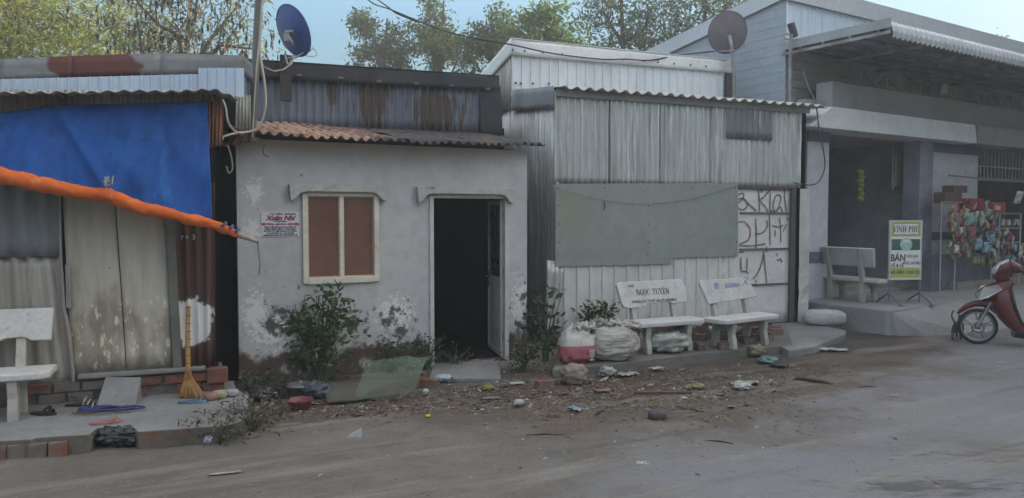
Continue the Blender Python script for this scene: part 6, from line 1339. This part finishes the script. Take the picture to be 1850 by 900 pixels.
# =============== LITTER ===============
def sheetpc(name, px, py, w_, d_, rz, m, label, cat, crump=.2, z=0.0, group=None, seed=0, h=.02):
    """a scrap of paper, film or wrapper lying bent on the ground"""
    p = at(px, py, z); n = 9; vs = []
    for j in range(n):
        for i in range(n):
            u, v = i / (n - 1) * 2 - 1, j / (n - 1) * 2 - 1; q_ = Vector((u * 1.5 + seed * 3.1, v * 1.5, seed))
            e = crump * mnoise.noise(q_ * 1.3)
            vs.append((w_ / 2 * (u + e), d_ / 2 * (v + crump * mnoise.noise(q_ * 1.3 + Vector((5, 5, 5)))), .006 + h * (.5 + crump * 2.2 * mnoise.noise(q_ * 2 + Vector((0, 9, 0)))) * (1 if crump > .05 else .0)))
    mb = MB(); mb.add([(a, b, max(c, .004)) for a, b, c in vs], [(j * n + i, j * n + i + 1, (j + 1) * n + i + 1, (j + 1) * n + i) for j in range(n - 1) for i in range(n - 1)], 0, crump > .1)
    return put(name, mb, m, label, cat, (p.x, p.y, z + hgt(p.x, p.y) * (z == 0)), rz, group=group, sol=.002)
white = mat('litter_white', (.38, .38, .38), .6, var=((.26, .26, .25), 20)); offw = mat('litter_offwhite', (.3, .3, .27), .6, var=((.2, .19, .17), 14)); filmc = mat('litter_film', (.3, .32, .31), .25, spec=.6, var=((.2, .21, .2), 20)); teal = mat('litter_teal', (.045, .12, .105), .35, spec=.6, var=((.09, .19, .165), 16)); yel = mat('litter_yellow', (.17, .15, .05), .5, var=((.22, .2, .1), 20)); orn = mat('litter_orange', (.17, .06, .03), .5, var=((.24, .17, .09), 25)); blu = mat('litter_blue', (.07, .14, .22), .5, var=((.35, .4, .42), 25)); lime = mat('litter_lime', (.13, .16, .04), .5, var=((.18, .2, .09), 20)); blkb = mat('litter_black', (.014, .014, .017), .35, spec=.6, var=((.03, .03, .034), 12))
dirtm = mat('clod', (.085, .07, .058), .95, var=((.05, .042, .035), 14), bump=(40, .5, .01)); stone_m = mat('grey_stone', (.16, .155, .15), .9, var=((.1, .098, .095), 12), bump=(40, .4, .005))
o = sheetpc('card', 1162, 838, .085, .055, R(-15), white, 'white printed card lying alone on the road at the bottom middle', 'card', .02)
m_ = MB()
for i, j in ((-.02, .01), (.01, .0), (.028, .012), (-.03, -.012), (.005, -.014)): m_.box((i - .004, j - .003, .0075), (i + .005, j + .003, .0085))
o2 = bpy.data.objects.new('print', m_.mesh('print', inkb)); C.objects.link(o2); o2.parent = o
sheetpc('wrapper', 1040, 743, .13, .08, R(-35), blu, 'crumpled blue and white wrapper in the dirt before the sacks', 'wrapper', .35, seed=2, h=.04)
sheetpc('wrapper', 1087, 709, .16, .1, R(15), orn, 'orange and cream snack wrapper in the reddish dirt below the white sack', 'wrapper', .2, seed=3, h=.04)
sheetpc('card', 934, 694, .15, .09, R(15), mat('litter_card', (.34, .36, .18), .5, var=((.25, .35, .4), 12)), 'flat yellow and pale blue card in front of the door', 'card', .06, seed=4)
crumped = lambda px, py, r, m, sd, lab, cat='plastic bag', nm='plastic_bag', z=0.0, hh=.5, rz=0: lump(nm, lab, cat, tuple(at(px, py, z)), (r, r * .75, r * hh), m, sd, rz=rz, sq=.9, amp=.42, fr=2.4, nu=26, nv=16)
crumped(937, 734, .045, white, 61, 'small crumpled white bag on the dirt below the yellow and blue card', hh=.7)
crumped(1342, 704, .09, white, 62, 'pale crumpled plastic bag in the dirt in front of the second lettered bench', hh=.35)
sheetpc('plastic_film', 1346, 696, .3, .12, R(10), filmc, 'torn clear film lying behind the pale crumpled bag', 'film', .35, seed=6, h=.05)
crumped(1388, 657, .12, teal, 63, 'teal plastic bag on the dirt beside the walkway slab', hh=.35)
crumped(1366, 645, .1, mat('litter_mustard', (.14, .125, .06), .45, var=((.19, .17, .1), 14)), 64, 'mustard yellow plastic bag lying at the walkway slab edge', hh=.75)
crumped(1408, 664, .1, blkb, 65, 'small black plastic bag right of the teal bag', hh=.3)
sheetpc('paper', 1500, 634, .42, .14, R(-18), white, 'long torn white paper on the dirt in front of the rolled sack', 'paper', .3, seed=7, h=.05)
sheetpc('paper', 1474, 632, .14, .12, R(30), filmc, 'small clear scrap just left of the long torn white paper', 'paper', .3, seed=8, h=.05)
sheetpc('paper', 1186, 671, .15, .1, R(25), white, 'folded white paper scrap below the left leg of the lettered bench', 'paper', .15, seed=9, h=.06)
crumped(1099, 681, .09, offw, 66, 'dirty white twisted bag below the bulging sack', hh=.6)
sheetpc('plastic_film', 1135, 681, .24, .12, R(20), offw, 'greyish torn film right of the dirty white twisted bag', 'film', .4, seed=10, h=.05)
crumped(800, 690, .1, mat('litter_bluewhite', (.35, .38, .42), .4, var=((.2, .23, .28), 16)), 67, 'crumpled bluish white plastic bag beside the hollow brick near the door', hh=.4)
crumped(882, 706, .06, lime, 68, 'small lime green wrapper crumpled in front of the doorstep', 'wrapper', 'wrapper', hh=.5)
sheetpc('cement_flake', 888, 720, .17, .08, R(10), stone_m, 'flat grey cement flake below the lime green wrapper', 'flake', .1, seed=12, h=.02)
sheetpc('wrapper', 1248, 703, .12, .07, R(0), yel, 'pale yellow wrapper at the right end of the brown lath', 'wrapper', .3, seed=13, h=.03)
crumped(1262, 703, .07, yel, 69, 'crumpled yellow snack bag just right of the pale yellow wrapper', 'wrapper', 'wrapper', hh=.4)
sheetpc('paper', 1236, 721, .05, .06, R(5), white, 'tiny white paper scrap below the right end of the brown lath', 'paper', .1, seed=14)
p = at(1197, 712, 0); m_ = MB(); m_.box((-.27, -.025, .004), (.27, .025, .022)); put('lath', m_, mat('lath_brown', (.13, .07, .05), .85, var=((.08, .045, .035), 5)), 'reddish brown wooden lath lying flat in the dirt below the lettered bench', 'lath', (p.x, p.y, .004), R(-2))
p = at(1468, 690, 0); m_ = MB(); m_.prism([(-.2, .0), (-.14, .035), (.1, .03), (.2, .008), (.16, 0)], -.04, .03); put('wood_piece', m_, darkwood, 'dark splintered wood piece on the dirt near the end of the walkway', 'wood', (p.x, p.y, .0), R(-38))
lump('stone', 'round dark grey stone half sunk in the dirt, middle of the road edge', 'stone', tuple(at(1187, 757, 0)), (.075, .07, .035), mat('dark_stone', (.06, .06, .065), .8), 71, amp=.08, nu=24, nv=14)
p = at(641, 789, 0); m_ = MB(); m_.add([(-.065, -.02, 0), (.05, -.04, 0), (.06, .03, 0), (-.03, .04, 0), (-.03, -.01, .03), (.055, -.01, .07), (.045, .03, .06)], [(0, 3, 2, 1), (0, 1, 5, 4), (1, 2, 6, 5), (2, 3, 6), (3, 0, 4), (3, 4, 5, 6)]); put('cement_shard', m_, mat('shard', (.3, .31, .31), .85), 'pale angular cement shard on the road below the grey house', 'shard', tuple(p), R(10))
lump('cup', 'small white foam cup below the hollow brick near the door', 'cup', tuple(at(769, 712, 0)), (.03, .03, .025), white, 72, amp=.05, nu=14, nv=8)
lump('bottle_cap', 'bright yellow bottle cap on the road in front of the door', 'bottle cap', tuple(at(773, 754, 0)), (.022, .022, .012), mat('cap_yellow', (.5, .4, .03), .5), 73, amp=.05, nu=14, nv=8)
sheetpc('stick', 408, 859, .2, .03, R(20), offw, 'pale flattened stick on the road at the lower left', 'stick', .15, seed=15)
crumped(376, 803, .035, mat('litter_lilac', (.35, .34, .42), .5), 74, 'tiny lilac white plastic scrap in the weeds at the porch edge', 'plastic', 'plastic_scrap', hh=.9)
for i, (x, y, l, r_) in enumerate(((985, 787, .3, 3), (1300, 800, .2, -20), (865, 730, .2, 40), (1250, 742, .22, -30), (1565, 700, .2, 12))):
    p = at(x, y, 0); m_ = MB(); m_.tube([(-l / 2, 0, .008), (0, .012, .011), (l / 2, -.005, .006)], [.003, .006, .004], 5)
    put('twig', m_, darkwood, ('long dark twig on the road below the round dark stone', 'dark twig on the bare road right of the white card', 'dark twig in front of the doorstep', 'dark twig left of the pale crumpled bag', 'dark twig on the open road below the shop porch corner')[i], 'twig', (p.x, p.y, hgt(p.x, p.y)), R(r_), group='twigs on the road')
sheetpc('paper', 1617, 716, .07, .02, R(-5), white, 'thin white scrap alone on the open road, left of the scooter', 'paper', .1, seed=16)
sheetpc('paper', 1810, 657, .1, .03, R(-5), white, 'thin white scrap on the road in front of the scooter', 'paper', .1, seed=17)
sheetpc('cement_flake', 520, 768, .2, .09, R(12), stone_m, 'large flat grey flake on the road below the red basin', 'flake', .05, seed=18)
# pots, bag, board and plastic sheet by the grey wall
p = at(537, 722, 0); pt_ = root('cooking_pot', 'dark aluminium pot with dented lid beside the grey wall', 'pot', (p.x, p.y + .1, .0))
m_ = MB(); m_.lathe([(.001, 0), (.1, 0), (.118, .03), (.12, .11), (.128, .115)], n=28); part('body', m_, mat('pot_dark', (.1, .1, .105), .45, .5, var=((.05, .05, .05), 6)), pt_)
m_ = MB(); m_.lathe([(.132, .112), (.13, .122), (.1, .135), (.05, .14), (.02, .143), (.018, .155), (.001, .157)], n=28); part('lid', m_, mat('lid_dark', (.2, .2, .2), .45, .5, var=((.06, .06, .06), 4)), pt_)
p = at(538, 743, 0); m_ = MB(); m_.lathe([(.001, .004), (.075, .004), (.085, .012), (.108, .085), (.118, .09), (.112, .082), (.08, .02), (.001, .012)], n=30); put('basin', m_, mat('basin_red', (.2, .05, .05), .5, var=((.14, .04, .04), 6)), 'small dull red plastic basin in front of the dark pot', 'basin', (p.x, p.y + .06, .002), 0)
crumped(573, 720, .13, mat('bag_slate', (.05, .056, .068), .4, spec=.5), 75, 'dark slate plastic bag slumped right of the pot', 'bag', 'bag', hh=.6)
crumped(470, 722, .17, blkb, 76, 'large black bag heaped at the house corner behind the porch', 'bag', 'bag', hh=.35)
a, b_, c_, d_ = at(590, 727, .03), at(722, 712, .05), at(725, 684, .11), at(584, 692, .1)
m_ = MB(); m_.patch([a, b_, c_, d_], 0, 0, nz=.012, ntt=6); solo('board', m_, mat('old_board', (.095, .087, .07), .9, var=((.06, .055, .045), 4), layers=[dict(c=(.06, .05, .04), s=6, lo=.58, hi=.7, a=.8)]), 'old grey board lying tilted against the foot of the grey wall', 'board', WF, tuple((a + c_) / 2), sol=.025)
film = mat('clear_sheet', (.2, .28, .22), .18, spec=.7, alpha=.3, var=((.12, .2, .13), 5), layers=[dict(c=(.35, .4, .37), s=7, st=(1, 1, .4), lo=.58, hi=.66, a=.7)])
cp = [[(640, 712, .1), (668, 722, .06), (705, 722, .05), (735, 716, .04)], [(650, 690, .2), (680, 697, .24), (715, 700, .22), (752, 696, .12)], [(663, 655, .28), (700, 660, .34), (735, 664, .3), (762, 672, .22)], [(672, 655, .2), (715, 645, .3), (738, 644, .34), (772, 650, .28)], [(740, 650, .2), (752, 668, .2), (770, 658, .3), (795, 634, .38)]]
pts = [[at(x, y, 0) if False else atd(x, y, (6.86, 7.15, 7.5, 7.65, 7.75)[j]) for x, y, z in row] for j, row in enumerate(cp)]
vs = []; nn = 24
def cr(a, b, c, d, t): return .5 * ((2 * b) + (c - a) * t + (2 * a - 5 * b + 4 * c - d) * t * t + (3 * b - a - 3 * c + d) * t ** 3)
def ev(l, t): n = len(l) - 1; x = min(t * n, n - 1e-6); i = int(x); return cr(l[max(i - 1, 0)], l[i], l[i + 1], l[min(i + 2, n)], x - i)
for j in range(nn + 1):
    for i in range(nn + 1):
        p = ev([ev(r_, i / nn) for r_ in pts], j / nn); p = p + Vector((0, 1, .3)) * .035 * mnoise.noise(p * 9) + Vector((0, .5, 0)) * .012 * mnoise.noise(p * 25); p.z = max(p.z, .01); vs.append(p)
m_ = MB(); m_.add(vs, [(j * (nn + 1) + i, j * (nn + 1) + i + 1, (j + 1) * (nn + 1) + i + 1, (j + 1) * (nn + 1) + i) for j in range(nn) for i in range(nn)], 0, True)
solo('plastic_sheet', m_, film, 'crumpled greenish clear plastic sheet draped over the board before the door', 'plastic sheet', WF, tuple(vs[300]))
# black rags in the broken porch edge
lump('rag_heap', 'black ragged cloth heap stuffed in the broken porch edge', 'rags', tuple(at(212, 806, .0)), (.17, .08, .07), blkb, 81, amp=.6, fr=4, nu=44, nv=26, sq=1)
# loose litter nobody could count: leaves, chips, pebbles, clods
g = np.random.default_rng(99)
def scatter(n, spots, size, kinds, name, mats, seed):
    g = np.random.default_rng(seed); mb = MB()
    w_ = np.array([q[4] for q in spots], float); w_ /= w_.sum()
    for _ in range(n):
        x, y, rx, ry, _w = spots[g.choice(len(spots), p=w_)]
        px, py = x + g.normal() * rx, y + g.normal() * ry
        if py < 655: continue
        p = at(px, py, 0)
        if MF.loc(p.x, p.y)[1] > -.03 and p.x < 0.05: continue
        lx_, ly_ = L.loc(p.x, p.y)
        if ly_ > -.95 and lx_ < .62: continue
        p.z = hgt(p.x, p.y) + .003; s_ = size * g.lognormal(0, .5); a = g.uniform(0, 6.28); c, d = cos(a), sin(a); k = int(g.choice(len(kinds), p=kinds))
        if g.random() < .55:
            l, w2 = s_, s_ * g.uniform(.18, .6); t1, t2 = g.uniform(0, .5) * s_, g.uniform(0, .35) * s_
            q_ = [(-l, 0, 0), (0, -w2, t1 * .5), (l, 0, t1), (0, w2, t2)]
            mb.add([(p.x + x_ * c - y_ * d, p.y + x_ * d + y_ * c, p.z + z_) for x_, y_, z_ in q_], [(0, 1, 2, 3)], k)
        else:
            r_ = s_ * .6; q_ = [(r_ * g.uniform(.6, 1), 0, 0), (0, r_ * g.uniform(.6, 1), 0), (-r_, 0, 0), (0, -r_ * g.uniform(.5, 1), 0), (r_ * .1, 0, r_ * g.uniform(.4, .8))]
            mb.add([(p.x + x_ * c - y_ * d, p.y + x_ * d + y_ * c, p.z - .002 + z_) for x_, y_, z_ in q_], [(0, 1, 4), (1, 2, 4), (2, 3, 4), (3, 0, 4)], k)
    return put(name, mb, mats, 'leaves, chips and pebbles strewn over the dirt', None, (0, 0, 0), kind='stuff')
dm = [mat('dry_leaf', (.13, .09, .055), .8, island=.5), dirtm, mat('pale_chip', (.3, .29, .27), .8, island=.4), mat('brick_chip', (.17, .07, .05), .9, island=.4), stone_m]
spots = [(560, 730, 60, 14, 3), (680, 735, 70, 14, 4), (830, 715, 60, 14, 4), (930, 710, 50, 20, 3), (1030, 705, 50, 18, 3), (1150, 705, 90, 22, 5), (1320, 690, 90, 20, 4), (1440, 665, 60, 16, 2), (480, 740, 40, 12, 3), (1200, 740, 200, 30, 3)]
scatter(15000, spots, .013, [.42, .26, .1, .08, .14], 'debris', dm, 5)
scatter(420, spots, .03, [.3, .35, .15, .08, .12], 'debris', dm, 6)
scatter(3500, [(925, 790, 500, 60, 3), (1400, 740, 260, 60, 2)], .009, [.35, .3, .1, .02, .23], 'debris', dm, 7)

# =============== HAZE ===============
HZ = MB().box((-45, -22, -1.2), (55, 60, 22))
hm_ = bpy.data.materials.new('veil_haze'); hm_.use_nodes = True; t_ = hm_.node_tree; t_.nodes.clear()  # thin scattering volume added to give part of the lens veil
o_ = t_.nodes.new('ShaderNodeOutputMaterial'); v_ = t_.nodes.new('ShaderNodeVolumePrincipled'); t_.links.new(v_.outputs[0], o_.inputs['Volume'])
v_.inputs['Color'].default_value = (1, .98, .95, 1); v_.inputs['Density'].default_value = .006; v_.inputs['Anisotropy'].default_value = .45
put('haze', HZ, hm_, None, None, (0, 0, 0), kind='stuff')
